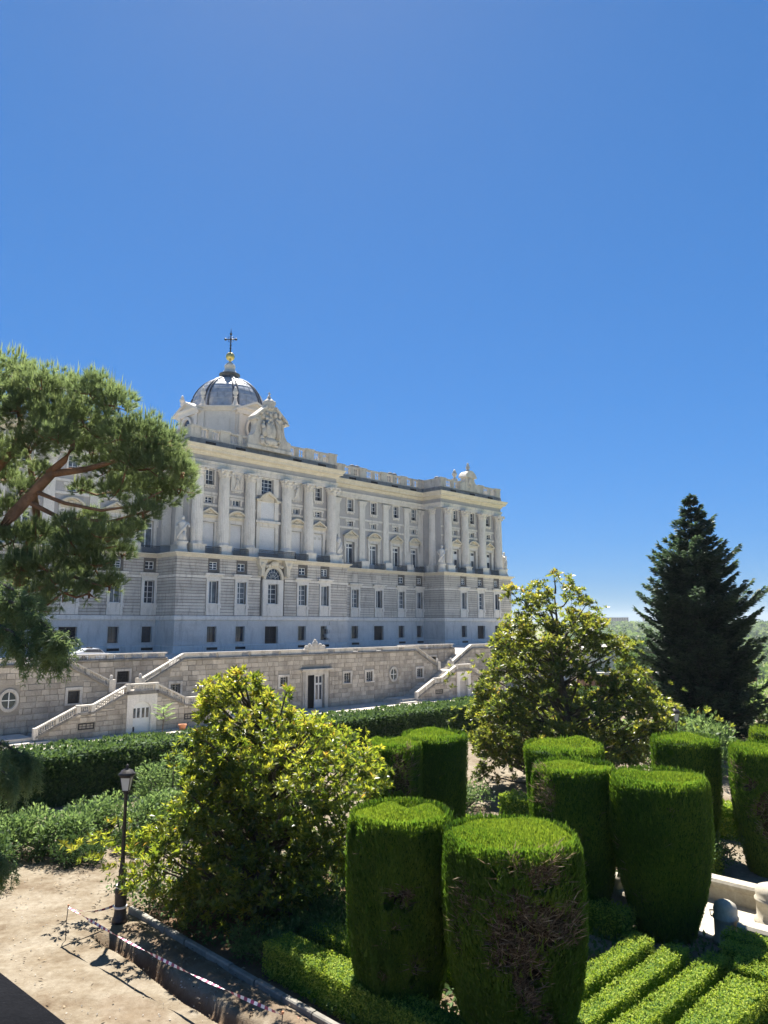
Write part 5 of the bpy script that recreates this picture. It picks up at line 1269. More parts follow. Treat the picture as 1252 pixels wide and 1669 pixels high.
# ------------------------------------------------------------------ cypress topiaries
def topiary(label, x, y, rt, rb, h, n, dead=(), seed=1, belly=0.0, leaf=0.075, square=0.0):
    """clipped cypress drum: flat top, tapering foot, upright sprays; dead = (bearing deg from the viewer side, height, half-angle, half-height, how bare)"""
    e = empty('cypress_topiary', (x, y, 0), label=label, category='topiary', group='clipped cypress topiaries')
    face = math.atan2(-y, -x)
    gd = random.Random(seed); dead = list(dead) + [(gd.uniform(-75, 75), gd.uniform(0.4, 3.4), gd.uniform(2.5, 5.5), gd.uniform(0.08, 0.26), gd.uniform(0.5, 0.95)) for _ in range(9)]
    tilt = (gd.uniform(-.05, .05), gd.uniform(-.05, .05))
    w1, w2, w3 = Wob(seed, 1.1), Wob(seed + 7, 3.0), Wob(seed + 9, 7.0)
    def radius(th, z):
        t = np.clip(z / h, 0, 1); r = rb + (rt - rb) * (1 - (1 - np.clip(t * 1.35, 0, 1)) ** 1.8) + belly * np.sin(np.pi * t)
        r = r * (1 + square * np.cos(4 * (th - face + 0.5)))
        top = np.clip((h - z) / 0.34, 0, 1); r = r * (0.88 + 0.12 * np.sqrt(1 - (1 - top) ** 2))
        P = np.stack([np.cos(th) * 1.2, np.sin(th) * 1.2, z * 0.55], -1)
        return r * (1 + 0.05 * w1(P) + 0.030 * w2(np.stack([np.cos(th) * 2.6, np.sin(th) * 2.6, z * 0.35], -1)) + 0.022 * w3(np.stack([np.cos(th) * 1.6, np.sin(th) * 1.6, z * 0.35], -1)))
    def deadness(th, z):
        d = np.zeros_like(th)
        wob = 0.35 * w2(np.stack([np.cos(th) * 1.6, np.sin(th) * 1.6, z * 0.9], -1)) + 0.3 * w3(np.stack([np.cos(th), np.sin(th), z], -1))
        for a, zc, ra, rz, s_ in dead:
            da = (th - (face + R(a)) + np.pi) % (2 * np.pi) - np.pi
            q = np.hypot(da / R(ra), (z - zc) / rz) + wob * min(1.0, ra / 22.0); d = np.maximum(d, np.clip((1.0 - q) * 3.0, 0, 1) * s_)
        return d
    # inner body; hollow shade of dead patches put in as very dark brown
    th, zz = np.meshgrid(np.linspace(0, 2 * np.pi, 72, endpoint=False), np.concatenate([np.linspace(0.0, h - 0.24, 46)]))
    dd_ = deadness(th, zz); rr = radius(th, zz) - 0.07 - 0.42 * dd_ - 0.10 * (dd_ > 0.4) * (1 + w3(np.stack([np.cos(th), np.sin(th), zz], -1) * 1.5))
    G_ = np.stack([rr * np.cos(th), rr * np.sin(th), zz], -1); cap = G_[-1:] * np.array([0.02, 0.02, 1.0]) + np.array([0, 0, 0.01])
    G_ = np.concatenate([G_, cap]); tn = np.concatenate([np.where(dd_ > 0.35, 0.825, 0.12), np.full((1, 72), 0.2)])
    place('inner_growth', np_grid('inner_growth', G_, M['cypress'], tn, wrap=True), e)
    # side sprays
    n = int(n * 2.4); th = rng.uniform(0, 2 * np.pi, n); zz = rng.uniform(0.03, h - 0.02, n); dd_ = deadness(th, zz); keep = rng.random(n) > dd_ * 0.97
    th, zz = th[keep], zz[keep]; m_ = len(th); rr = radius(th, zz) - 0.05 + 0.06 * rng.random(m_) ** 2
    out = np.stack([np.cos(th), np.sin(th), 0 * th], -1); P = out * rr[:, None]; P[:, 2] = zz
    A = unit(np.array([0, 0, 1.0]) + out * rng.uniform(0.05, 0.6, (m_, 1)) + rdir(m_) * 0.35); s_ = leaf * (0.5 + 1.0 * rng.random(m_)); s_ = np.where(rng.random(m_) < 0.02, s_ * 2.3, s_)
    Nn = unit(out + rdir(m_) * 0.7)
    V = [blades(P - A * s_[:, None] * 0.4, A, Nn, s_, s_ * 0.34)]
    T = [np.clip(0.30 + 0.28 * rng.random(m_) + 0.10 * w2(P) + 0.14 * w1(P * 1.4) + np.where(rng.random(m_) < 0.012, 0.6, 0), 0, 0.78)]
    # upright shoots on top
    k = int(n * 0.26); r_ = np.sqrt(rng.random(k)); a_ = rng.uniform(0, 2 * np.pi, k); rr = r_ * radius(a_, np.full(k, h - 0.12))
    P = np.stack([rr * np.cos(a_), rr * np.sin(a_), h - 0.14 + 0.11 * w2(np.stack([rr * np.cos(a_), rr * np.sin(a_), a_ * 0], -1)) - 0.16 * r_ ** 7 + tilt[0] * rr * np.cos(a_) + tilt[1] * rr * np.sin(a_)], -1)
    A = unit(np.array([0, 0, 1.0]) + rdir(k) * 0.42); s_ = leaf * 0.85 * (0.5 + 1.0 * rng.random(k))
    V.append(blades(P + np.array([0, 0, 0.03]), A, rdir(k), s_, s_ * 0.36)); T.append(np.clip(0.42 + 0.36 * rng.random(k) + 0.10 * w1(P * 1.5), 0, 0.78))
    place('crown', np_mesh('crown', np.concatenate(V), M['cypress'], np.concatenate(T)), e)
    # bare brown twigs in the dead areas
    if dead:
        k = int(n * 1.2); th = rng.uniform(0, 2 * np.pi, k); zz = rng.uniform(0.1, h - 0.05, k); dd_ = deadness(th, zz); cl_ = w3(np.stack([np.cos(th) * 1.8, np.sin(th) * 1.8, zz * 1.3], -1)); keep = rng.random(k) < np.minimum(dd_, 0.8) * np.clip(0.45 + 0.9 * cl_, 0.06, 1)
        th, zz = th[keep], zz[keep]; m_ = len(th); rr = radius(th, zz) - 0.40 * rng.random(m_) - 0.04
        out = np.stack([np.cos(th), np.sin(th), 0 * th], -1); tang = np.stack([-np.sin(th), np.cos(th), 0 * th], -1); P = out * rr[:, None]; P[:, 2] = zz
        A = unit(out * 0.55 + np.array([0, 0, 0.45]) + tang * rng.normal(size=(m_, 1)) * 0.6 + rdir(m_) * 0.5); s_ = 0.12 + 0.22 * rng.random(m_)
        place('dead_twigs', np_mesh('dead_twigs', leaves(P, A, rdir(m_), s_, np.full(m_, 0.015), 0.02), M['cypress'], np.clip(0.84 + 0.12 * rng.random(m_) + np.where(rng.random(m_) < 0.12, 0.08, 0), 0.83, 1.0)), e, label='brown dead patch of bare twigs', kind='stuff')
    MB().tube([(0, 0, -0.02), (0, 0, 0.9)], [0.14, 0.11], 8).build('trunk', M['bark'], e)
topiary('slim near topiary with two dark holes, in front of the big magnolia', 0.32, 16.4, 1.10, 0.72, 3.95, 30000, [(7, 2.5, 11, 0.26, 1.0), (-9, 2.5, 9, 0.24, 1.0), (-4, 2.0, 6, 0.15, .9), (16, 1.2, 5, 0.4, .8), (-20, 1.0, 6, 0.25, .8), (5, 0.5, 5, 0.3, .7)], 101, 0.10)
topiary('broad nearest topiary with a large brown dead patch', 2.42, 14.75, 1.32, 0.80, 3.95, 36000, [(14, 2.8, 40, 0.80, 1.0), (0, 2.4, 34, 0.62, 1.0), (28, 3.35, 30, 0.48, .95), (9, 1.75, 18, 0.55, 1.0), (-14, 3.55, 6, 0.22, .9), (0, 3.62, 7, 0.22, .9), (28, 0.95, 9, 0.7, .95), (12, 1.55, 12, 0.4, .95), (-40, 2.9, 10, 0.5, .8), (-52, 2.4, 8, 0.6, .9)], 102, 0.04, square=0.02)
topiary('tall smooth topiary beside the stone basin', 7.18, 20.15, 1.22, 0.70, 3.95, 22000, [], 103, 0.06)
topiary('topiary with a tan scorched edge, behind the broad one', 5.25, 21.35, 1.14, 0.75, 4.0, 18000, [(-55, 3.5, 16, 0.6, .9), (-35, 3.2, 8, 0.5, .8)], 104, 0.08)
topiary('topiary partly hidden behind the scorched one, before the far magnolia', 5.95, 25.3, 1.28, 0.9, 3.95, 15000, [], 105)
topiary('grey ivy-patched topiary at the back, left of its twin', 0.35, 26.1, 0.95, 0.8, 3.9, 12000, [(20, 3.0, 40, 0.9, .85), (40, 2.2, 20, 0.8, .8)], 106)
topiary('dark smooth topiary at the back, in front of the long hedge', 1.8, 27.6, 1.17, 0.85, 3.98, 13000, [], 107)
topiary('topiary behind the tall one, at the foot of the spruce', 10.55, 26.8, 1.12, 0.8, 3.95, 13000, [], 108)
topiary('topiary with a bare grey side at the right edge', 12.35, 24.9, 1.12, 0.7, 3.95, 15000, [(-40, 2.7, 22, 0.7, .9), (-10, 2.0, 25, 0.7, .85), (5, 1.3, 20, 0.5, .7)], 109, square=0.02)
topiary('rearmost topiary peeping over another at the right edge', 14.7, 28.6, 0.95, 0.7, 3.98, 9000, [], 110)

# ------------------------------------------------------------------ magnolias
def rosette(k, seed, ln=0.17):
    g = np.random.default_rng(seed); a = np.arange(k) * 2.4 + g.uniform(0, 6, 1); el = g.uniform(0.1, 1.15, k)
    A = np.stack([np.cos(a) * np.cos(el), np.sin(a) * np.cos(el), np.sin(el)], -1); Nn = unit(np.array([0, 0, 1.0]) - A * 0.3 + g.normal(size=(k, 3)) * 0.15)
    s_ = ln * g.uniform(0.7, 1.25, k); return leaves(A * 0.015, A, Nn, s_, s_ * 0.36, 0.10), g
def frames(ax):
    ref = np.where(np.abs(ax[:, 2:3]) > 0.9, np.array([[1.0, 0, 0]]), np.array([[0, 0, 1.0]])); X = unit(np.cross(ref, ax)); Y = np.cross(ax, X); return np.stack([X, Y, ax], -1)
def magnolia(label, x, y, prof, nclump, nros, ln, mat, seed, parts=0, lean=(0, 0), open_=0.0, qs=(0.5, 0.85), yel=(0.25, 0.3), jut=0.0, shell=0):
    """prof: list of (height, centre offset, half width)"""
    g = np.random.default_rng(seed)
    e = empty('magnolia_tree', (x, y, 0), label=label, category='tree', group='magnolia trees')
    pz = np.array([p[0] for p in prof]); pc = np.array([p[1] for p in prof]); pw = np.array([p[2] for p in prof]); H_ = pz[-1]
    env = lambda z: (np.interp(z, pz, pc), np.interp(z, pz, pw))
    tr = MB(); ctr = [(0, 0, 0)] + [(env(z)[0] * 0.6, 0, z) for z in np.linspace(0.5, H_ * 0.9, 7)]
    tr.tube(ctr, [0.19 - 0.022 * k for k in range(len(ctr))], 9)
    cl = []
    tries = 0
    while len(cl) < nclump and tries < nclump * 60:
        tries += 1
        z = g.uniform(pz[0], H_); c, w = env(z)
        if g.random() > (w + 0.3) / (pw.max() + 0.3): continue
        a = g.uniform(0, 2 * np.pi); f = g.uniform(0.2, 1.0) ** 0.6; q = g.uniform(*qs) * (0.55 + 0.45 * w / pw.max()); r_ = max(w - q * 0.55, 0.05) * f + (jut * g.random() if g.random() < 0.3 else 0.0) - (0.35 * g.random() if f > 0.9 else 0)
        pnt = np.array([c + r_ * math.cos(a), r_ * math.sin(a) * 0.95, z])
        if any(np.linalg.norm(pnt - o[0]) < 0.62 * (q + o[1]) * (0.66 + open_) for o in cl): continue
        cl.append((pnt, q))
    P, A, T = [], [], []
    for pnt, q in cl:
        zb = max(0.3, pnt[2] - 0.25 * np.hypot(pnt[0], pnt[1]) - g.uniform(0.5, 1.4)); b0 = np.array([np.interp(zb, pz, pc) * 0.5, 0, zb])
        mid = b0 * 0.45 + pnt * 0.55 + np.array([0, 0, -0.15]) + g.normal(size=3) * 0.08
        tr.tube([tuple(b0), tuple(mid), tuple(pnt)], [0.06, 0.04, 0.018], 5)
        m_ = max(6, int(nros * (q / 0.7) ** 2)); d = unit(g.normal(size=(m_, 3)) + np.array([0, 0, 0.35])); o_ = unit(pnt[None] - np.array([[0, 0, pnt[2] * 0.75]]))
        d = unit(d + 0.45 * o_); rad = q * (0.45 + 0.6 * g.random((m_, 1))); pp = pnt + d * rad * np.array([1, 1, 0.8])
        P.append(pp); A.append(unit(d * 0.6 + np.array([0, 0, 0.65]) + g.normal(size=(m_, 3)) * 0.3))
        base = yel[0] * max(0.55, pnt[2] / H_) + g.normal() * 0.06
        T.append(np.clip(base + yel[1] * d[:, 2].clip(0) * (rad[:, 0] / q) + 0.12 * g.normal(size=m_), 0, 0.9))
        for k in range(0, m_, 5): tr.tube([tuple(pnt), tuple(pp[k])], [0.012, 0.006], 3)
    ws = Wob(seed, 1.0); m_ = shell; zz = g.uniform(pz[0], H_, m_ * 3); c_, w_ = env(zz); kp = g.random(m_ * 3) < (w_ + 0.2) / (pw.max() + 0.2); zz, c_, w_ = zz[kp][:m_], c_[kp][:m_], w_[kp][:m_]; m_ = len(zz)
    if m_:
        a = g.uniform(0, 2 * np.pi, m_); lump = ws(np.stack([np.cos(a) * w_, np.sin(a) * w_, zz], -1) * 1.6); rr = w_ * (0.90 + 0.42 * lump - 0.40 * g.random(m_) ** 2); d = np.stack([np.cos(a), np.sin(a), 0 * a], -1)
        P.append(np.stack([c_ + rr * d[:, 0], rr * d[:, 1] * 0.95, zz + 0.1 * g.normal(size=m_)], -1)); A.append(unit(d * 0.55 + np.array([0, 0, 0.7]) + g.normal(size=(m_, 3)) * 0.35)); T.append(np.clip(yel[0] * np.maximum(0.55, zz / H_) + yel[1] * 0.35 * (lump + 0.3) + 0.12 * g.normal(size=m_), 0, 0.9))
    P, A, T = np.concatenate(P), np.concatenate(A), np.concatenate(T); F = frames(A)
    P[:, 2] = np.maximum(P[:, 2], 0.12)
    tr.build('trunk', M['bark'], e)
    variants = [rosette(k, 900 + i, ln) for i, k in enumerate((9, 10, 11, 12))]
    var = g.integers(0, 4, len(P)); tocam = unit(np.array([[-x, -y, EYE - 2]]))
    order = np.argsort(-(P @ tocam[0])) if parts else np.arange(len(P))
    single = set(order[:parts].tolist()) if parts else set()
    V, TT = [], []
    for i in range(4):
        lv = variants[i][0]; sel = np.array([k for k in np.where(var == i)[0] if k not in single], dtype=int)
        if len(sel) == 0: continue
        W = np.einsum('nab,lkb->nlka', F[sel], lv) * g.uniform(0.8, 1.2, len(sel))[:, None, None, None] + P[sel][:, None, None, :]
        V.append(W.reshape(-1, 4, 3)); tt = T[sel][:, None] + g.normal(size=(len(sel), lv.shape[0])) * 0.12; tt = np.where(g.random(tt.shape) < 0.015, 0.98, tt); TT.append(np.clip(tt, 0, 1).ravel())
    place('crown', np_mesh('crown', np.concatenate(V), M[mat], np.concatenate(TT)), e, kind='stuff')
    if parts:
        meshes = {}
        for k in sorted(single):
            tb = min(4, int(T[k] * 6)); key = (int(var[k]), tb)
            if key not in meshes:
                lv = variants[key[0]][0]; meshes[key] = np_mesh('leaf_rosette', lv, M[mat], np.clip((tb + .5) / 6 + g.normal(size=lv.shape[0]) * 0.1, 0, 1))
            o = place('leaf_rosette', meshes[key], e)
            m4 = Matrix(F[k].tolist()).to_4x4(); m4.translation = P[k].tolist(); o.matrix_local = m4
    return e
magnolia('big glossy magnolia with yellow-green leaves beside the lamp post', -3.35, 21.7,
    [(0.15, 0.1, 1.9), (0.9, -0.1, 2.7), (1.6, -0.35, 3.2), (2.4, -0.15, 2.95), (3.2, 0.15, 2.7), (3.9, 0.45, 2.95), (4.35, 0.4, 2.6), (4.7, 0.0, 2.05), (5.2, -0.6, 1.5), (5.8, -0.75, 1.15), (6.35, -0.7, 0.6)], 190, 42, 0.155, 'magnolia', 201, 300, open_=-0.14, qs=(0.30, 0.6), yel=(0.47, 0.42), jut=0.7, shell=2900)
magnolia('farther open-crowned magnolia in front of the palace end', 8.6, 36.5,
    [(0.6, -0.6, 3.6), (1.8, -0.3, 4.6), (3.2, 0.4, 5.2), (4.6, 0.2, 4.6), (5.8, -0.4, 3.9), (7.0, -0.1, 3.2), (8.2, -0.3, 2.6), (9.2, -0.4, 1.7), (10.2, 0.0, 0.5)], 165, 44, 0.20, 'magnolia_olive', 202, 0, open_=0.12, qs=(0.5, 0.9), yel=(0.36, 0.42), jut=0.9, shell=900)

# ------------------------------------------------------------------ stone pine at the left
def img(px, py, Y):
    """point at depth Y seen in the direction of a photograph pixel (used to lay out limbs and foliage pads in the round)"""
    f, p = 1205.0, R(8.6); a, b = (px - 626) / f, (834.5 - py) / f
    d = np.array([a, math.cos(p) - b * math.sin(p), math.sin(p) + b * math.cos(p)]); return d * (Y / d[1]) + np.array([0, 0, EYE])
def pine():
    base = np.array([-12.3, 20.0, 0.0]); e = empty('pine_tree', tuple(base), label='spreading pine with orange limbs at the left edge', category='tree')
    tr = MB(); L_ = lambda *a: tuple(img(*a) - base)
    tr.tube([(0, 0, -0.05), (0.1, 0, 2), (0.5, 0.1, 4.5), (0.9, 0.1, 6.6)], [0.42, 0.36, 0.32, 0.30], 12)
    tr.tube([(0.9, 0.1, 6.6), L_(-40, 905, 20.0), L_(20, 840, 19.9), L_(62, 795, 19.8), L_(88, 768, 19.8)], [0.25, 0.185, 0.16, 0.145, 0.125], 10)
    tr.tube([L_(80, 772, 19.8), L_(105, 750, 19.7), L_(118, 730, 19.7), L_(120, 690, 19.9)], [0.12, 0.09, 0.07, 0.04], 8)
    tr.tube([L_(85, 772, 19.8), L_(140, 765, 19.7), L_(200, 748, 19.6), L_(255, 745, 19.6)], [0.11, 0.085, 0.055, 0.02], 8)
    tr.tube([L_(55, 800, 19.8), L_(105, 820, 19.5), L_(165, 832, 19.4), L_(215, 825, 19.4), L_(265, 800, 19.4)], [0.065, 0.05, 0.04, 0.03, 0.015], 7)
    tr.tube([L_(40, 815, 19.8), L_(100, 845, 20.2), L_(180, 850, 20.4), L_(250, 830, 20.4)], [0.08, 0.06, 0.04, 0.02], 6)
    tr.tube([(0.9, 0.1, 6.6), L_(0, 1035, 20.3), L_(28, 960, 20.6), L_(45, 900, 20.9), L_(60, 840, 21.0), L_(50, 760, 21.2), L_(30, 690, 21.3)], [0.25, 0.19, 0.16, 0.13, 0.11, 0.08, 0.05], 9)
    tr.tube([L_(28, 960, 20.6), L_(75, 905, 20.4), L_(130, 900, 20.2), L_(190, 890, 20.1)], [0.1, 0.08, 0.05, 0.02], 7)
    tr.tube([L_(15, 985, 20.5), L_(60, 960, 20.0), L_(120, 940, 19.8), L_(165, 955, 19.7)], [0.09, 0.07, 0.05, 0.02], 7)
    tr.tube([L_(-30, 790, 20.4), L_(20, 735, 20.4), L_(35, 690, 20.4), L_(20, 620, 20.4)], [0.16, 0.12, 0.08, 0.03], 7)
    pads = []
    def pad(x, y, r, n=1, Y=20.0, dy=1.0):
        for k in range(n):
            pads.append((img(x + rnd.uniform(-.25, .25) * r * (n > 1), y + rnd.uniform(-.15, .15) * r * (n > 1), Y + rnd.uniform(-dy, dy)) - base, r * Y / 1218.0))
    for a in ((15, 612, 44), (62, 640, 46), (110, 645, 44), (155, 642, 40), (192, 665, 34), (30, 670, 48), (85, 690, 44), (140, 690, 46), (185, 712, 36), (226, 712, 40), (262, 728, 36), (285, 760, 34), (248, 762, 40), (292, 800, 26), (262, 812, 30), (212, 756, 32), (300, 772, 20), (228, 838, 26), (186, 800, 26), (160, 876, 30), (196, 872, 24), (120, 900, 34), (80, 925, 36), (40, 930, 32), (150, 925, 30), (100, 965, 30), (50, 985, 34), (15, 1015, 32), (175, 955, 22), (142, 965, 20), (20, 885, 30), (60, 870, 26), (110, 858, 22), (10, 745, 34), (50, 735, 28), (30, 800, 18)):
        pad(*a, n=2)
    for a in ((205, 790, 24), (240, 795, 26), (150, 735, 30), (110, 725, 30), (175, 765, 24), (10, 835, 24), (135, 800, 16), (90, 880, 24), (200, 905, 18), (215, 865, 20), (150, 845, 18), (65, 770, 18), (5, 780, 28), (15, 940, 26), (120, 935, 24)): pad(*a, n=2, Y=21.2, dy=0.7)
    pad(96, 712, 26, 2, 18.6, 0.2); pad(60, 705, 18, 1, 18.8, .2)
    for a in ((-60, 640, 60), (-110, 700, 60), (-160, 660, 60), (-90, 800, 50), (-150, 820, 60), (-220, 760, 60), (-60, 940, 50), (-130, 960, 50)): pad(*a, n=2, dy=2.5)
    V, T = [], []
    for c, r_ in pads:
        nt = int(135 * (r_ / 0.65) ** 1.7); d = rdir(nt); d[:, 2] = np.where(rng.random(nt) < 0.4, np.abs(d[:, 2]), d[:, 2])
        P = c + d * r_ * (0.35 + 0.72 * rng.random((nt, 1))) * np.array([1.05, 1.05, 0.85]); ax = unit(d * 0.7 + np.array([0, 0, 0.75]) + rdir(nt) * 0.35)
        k = 28; aa = np.repeat(ax, k, 0); A = unit(aa + rdir(nt * k) * 0.75); PP = np.repeat(P, k, 0) + aa * rng.random((nt * k, 1)) * 0.09
        V.append(needles(PP, A, 0.14 + 0.10 * rng.random(nt * k), 0.012)); pt = rng.normal() * 0.08; T.append(np.clip(np.repeat(0.30 + 0.22 * rng.random(nt), k) + pt + rng.normal(size=nt * k) * 0.1, 0, 0.95))
        # pale upright candles on the crown's top
        kc = max(2, int(nt * 0.10)); up_ = rdir(kc); up_[:, 2] = np.abs(up_[:, 2]) + 0.5; up_ = unit(up_); Q = c + up_ * r_ * np.array([1.05, 1.05, 0.9])
        for s_ in range(3): V.append(needles(Q - np.array([0, 0, 0.05]), unit(np.array([0, 0, 1.0]) + rdir(kc) * 0.14), 0.26 + 0.2 * rng.random(kc), 0.035)); T.append(np.full(kc, 0.8))
        for q in range(3):
            i = int(rng.integers(0, nt)); tr.tube([tuple(c + (c - c) ), tuple((c + P[i]) / 2 + np.array([0, 0, -0.03])), tuple(P[i])], [0.018, 0.013, 0.008], 4)
        j = min(range(len(pads)), key=lambda q: 1e9 if pads[q][0] is c else np.linalg.norm(pads[q][0] - c)); tr.tube([tuple(c), tuple((c + pads[j][0]) / 2 - np.array([0, 0, 0.12])), tuple(pads[j][0])], [0.025, 0.03, 0.025], 4)
    tr.build('trunk', M['bark_pine'], e); place('crown', np_mesh('crown', np.concatenate(V), M['pine'], np.concatenate(T)), e)
pine()

# ------------------------------------------------------------------ drooping cedar at the left edge
def cedar():
    base = np.array([-11.3, 15.6, 0.0]); e = empty('cedar_tree', tuple(base), label='weeping cedar boughs hanging in at the left edge below the pine', category='tree')
    tr = MB(); tr.tube([(0, 0, -0.05), (0.05, 0, 3), (0.1, 0, 6.5), (0.1, 0, 9.0)], [0.3, 0.25, 0.18, 0.06], 10)
    V, T = [], []
    def bough(pts, droop, n, width):
        pts = [np.asarray(p) - base for p in pts]; tr.tube([tuple(p) for p in pts], [0.06 * (1 - 0.8 * k / (len(pts) - 1)) for k in range(len(pts))], 6)
        tt = rng.random(n) * (len(pts) - 1); i = np.minimum(tt.astype(int), len(pts) - 2); f = (tt - i)[:, None]; Pn = np.array(pts)
        c = Pn[i] * (1 - f) + Pn[i + 1] * f + rng.normal(size=(n, 3)) * np.array([width, width, width * 0.35])
        for q in range(n):
            ln = droop * rng.uniform(0.4, 1.2); m_ = int(66 * ln / 0.5) + 14; sw = rng.normal(size=2) * 0.25
            s_ = rng.random(m_); P = c[q] + np.stack([s_ * ln * sw[0], s_ * ln * sw[1], -s_ ** 1.2 * ln], -1) + rng.normal(size=(m_, 3)) * 0.025
            A = unit(np.array([sw[0], sw[1], -0.6]) + rdir(m_) * 0.9); V.append(needles(P, A, 0.08 + 0.07 * rng.random(m_), 0.021)); T.append(np.clip(0.25 + 0.4 * s_ + 0.15 * rng.normal(size=m_), 0, 1))
    tip = lambda x, y, Y: img(x, y, Y)
    b0 = np.array([-11.2, 15.6, 7.6])
    bough([b0, tip(-30, 965, 15.2), tip(30, 985, 15.0), tip(75, 1020, 14.9), tip(112, 1045, 14.8)], 0.42, 150, 0.10)
    bough([b0, tip(-20, 985, 15.8), tip(40, 1010, 15.6), tip(80, 1045, 15.5), tip(95, 1075, 15.4)], 0.45, 110, 0.12)
    bough([b0 - np.array([0, 0, .5]), tip(-20, 1010, 15.0), tip(20, 1030, 14.8), tip(50, 1060, 14.7)], 0.5, 90, 0.12)
    bough([b0, tip(-20, 940, 15.4), tip(20, 960, 15.2), tip(70, 985, 15.2)], 0.35, 80, 0.10)
    b1 = np.array([-11.3, 15.6, 5.2])
    bough([b1, tip(-60, 1190, 15.6), tip(10, 1215, 15.8), tip(55, 1240, 16.0)], 0.75, 90, 0.14)
    bough([b1, tip(-60, 1230, 15.3), tip(0, 1255, 15.3), tip(30, 1275, 15.4)], 0.6, 60, 0.14)
    bough([b1 - np.array([0, 0, 1.8]), tip(-60, 1370, 15.6), tip(-10, 1395, 15.8), tip(18, 1415, 16.0)], 0.5, 50, 0.14)
    for k in range(6): a = R(120 + 35 * k); bough([np.array([-11.2, 15.6, 4 + k * 0.8]), np.array([-11.2 + 1.2 * math.cos(a), 15.6 + 1.2 * math.sin(a), 4.1 + k * 0.8]), np.array([-11.2 + 2.2 * math.cos(a), 15.6 + 2.2 * math.sin(a), 3.6 + k * 0.8])], 0.5, 40, 0.15)
    tr.build('trunk', M['bark'], e); place('crown', np_mesh('crown', np.concatenate(V), M['cedar'], np.concatenate(T)), e)
cedar()

# ------------------------------------------------------------------ dark spruce at the right
def spruce():
    base = np.array([20.15, 48.0, -0.1]); H_ = 16.2; e = empty('spruce_tree', tuple(base), label='tall dark spruce at the right edge of the garden', category='tree')
    tr = MB(); tr.tube([(0, 0, 0), (0, 0, H_ * 0.5), (0, 0, H_ - 0.2)], [0.34, 0.2, 0.03], 9)
    g = np.random.default_rng(77); V, T = [], []
    z = 0.5
    while z < H_ - 0.15:
        t = z / H_; Lz = 3.65 * min(1.0, ((1 - t) / 0.46)) ** 0.9 * (0.92 + 0.10 * math.sin(z * 2.3)); nb = max(5, int(13 * min(1, (1 - t) / 0.5) + 3))
        a0 = g.uniform(0, 6.28)
        for b in range(nb):
            a = a0 + 2 * math.pi * b / nb + g.normal() * 0.12; ln = max(0.22, Lz * g.uniform(0.62, 1.22)); up_ = g.uniform(-0.10, 0.16) + 0.28 * t
            d = np.array([math.cos(a), math.sin(a), 0]); side = np.array([-math.sin(a), math.cos(a), 0])
            zc = z + g.uniform(-0.15, 0.15)
            ctrl = lambda s_: d * (s_ * ln)[:, None] + np.array([0, 0, 1.0]) * (zc + ln * (up_ * s_ - 0.36 * s_ * (1 - s_) * 1.6 + 0.10 * s_ ** 3))[:, None]
            m_ = int(40 + 85 * ln); s_ = 0.12 + 0.88 * g.random(m_) ** 0.75; wd = (0.36 * ln ** 0.8) * (1 - s_) * 1.15 + 0.14; off = g.uniform(-1, 1, m_)
            P = ctrl(s_) + side * (off * wd)[:, None] + np.array([0, 0, 1.0]) * (-0.12 * np.abs(off) * wd - 0.06 * g.random(m_))[:, None]
            A = unit(d * 0.75 + side * (off * 0.9)[:, None] + np.array([0, 0, 0.14]) + g.normal(size=(m_, 3)) * 0.22); sz = 0.20 + 0.20 * g.random(m_)
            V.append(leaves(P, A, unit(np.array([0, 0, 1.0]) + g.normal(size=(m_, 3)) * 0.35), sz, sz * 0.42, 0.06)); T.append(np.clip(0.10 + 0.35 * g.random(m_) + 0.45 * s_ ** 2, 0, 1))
            if b % 2 == 0: ss = np.array([0.0, 0.4, 0.85]); cc = ctrl(ss); tr.tube([tuple(p) for p in cc], [0.05 * (1 - t) + 0.01, 0.03 * (1 - t) + .008, 0.008], 4)
        z += 0.34 + 0.14 * (1 - t)
    k = 40; P = np.stack([g.normal(size=k) * 0.06, g.normal(size=k) * 0.06, H_ - 0.5 + 0.6 * g.random(k)], -1); V.append(leaves(P, unit(np.array([0, 0, 1.0]) + rdir(k) * 0.7), rdir(k), np.full(k, 0.2), np.full(k, 0.06))); T.append(np.full(k, 0.5))
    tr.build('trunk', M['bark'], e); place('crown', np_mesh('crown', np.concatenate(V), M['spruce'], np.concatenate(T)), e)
spruce()

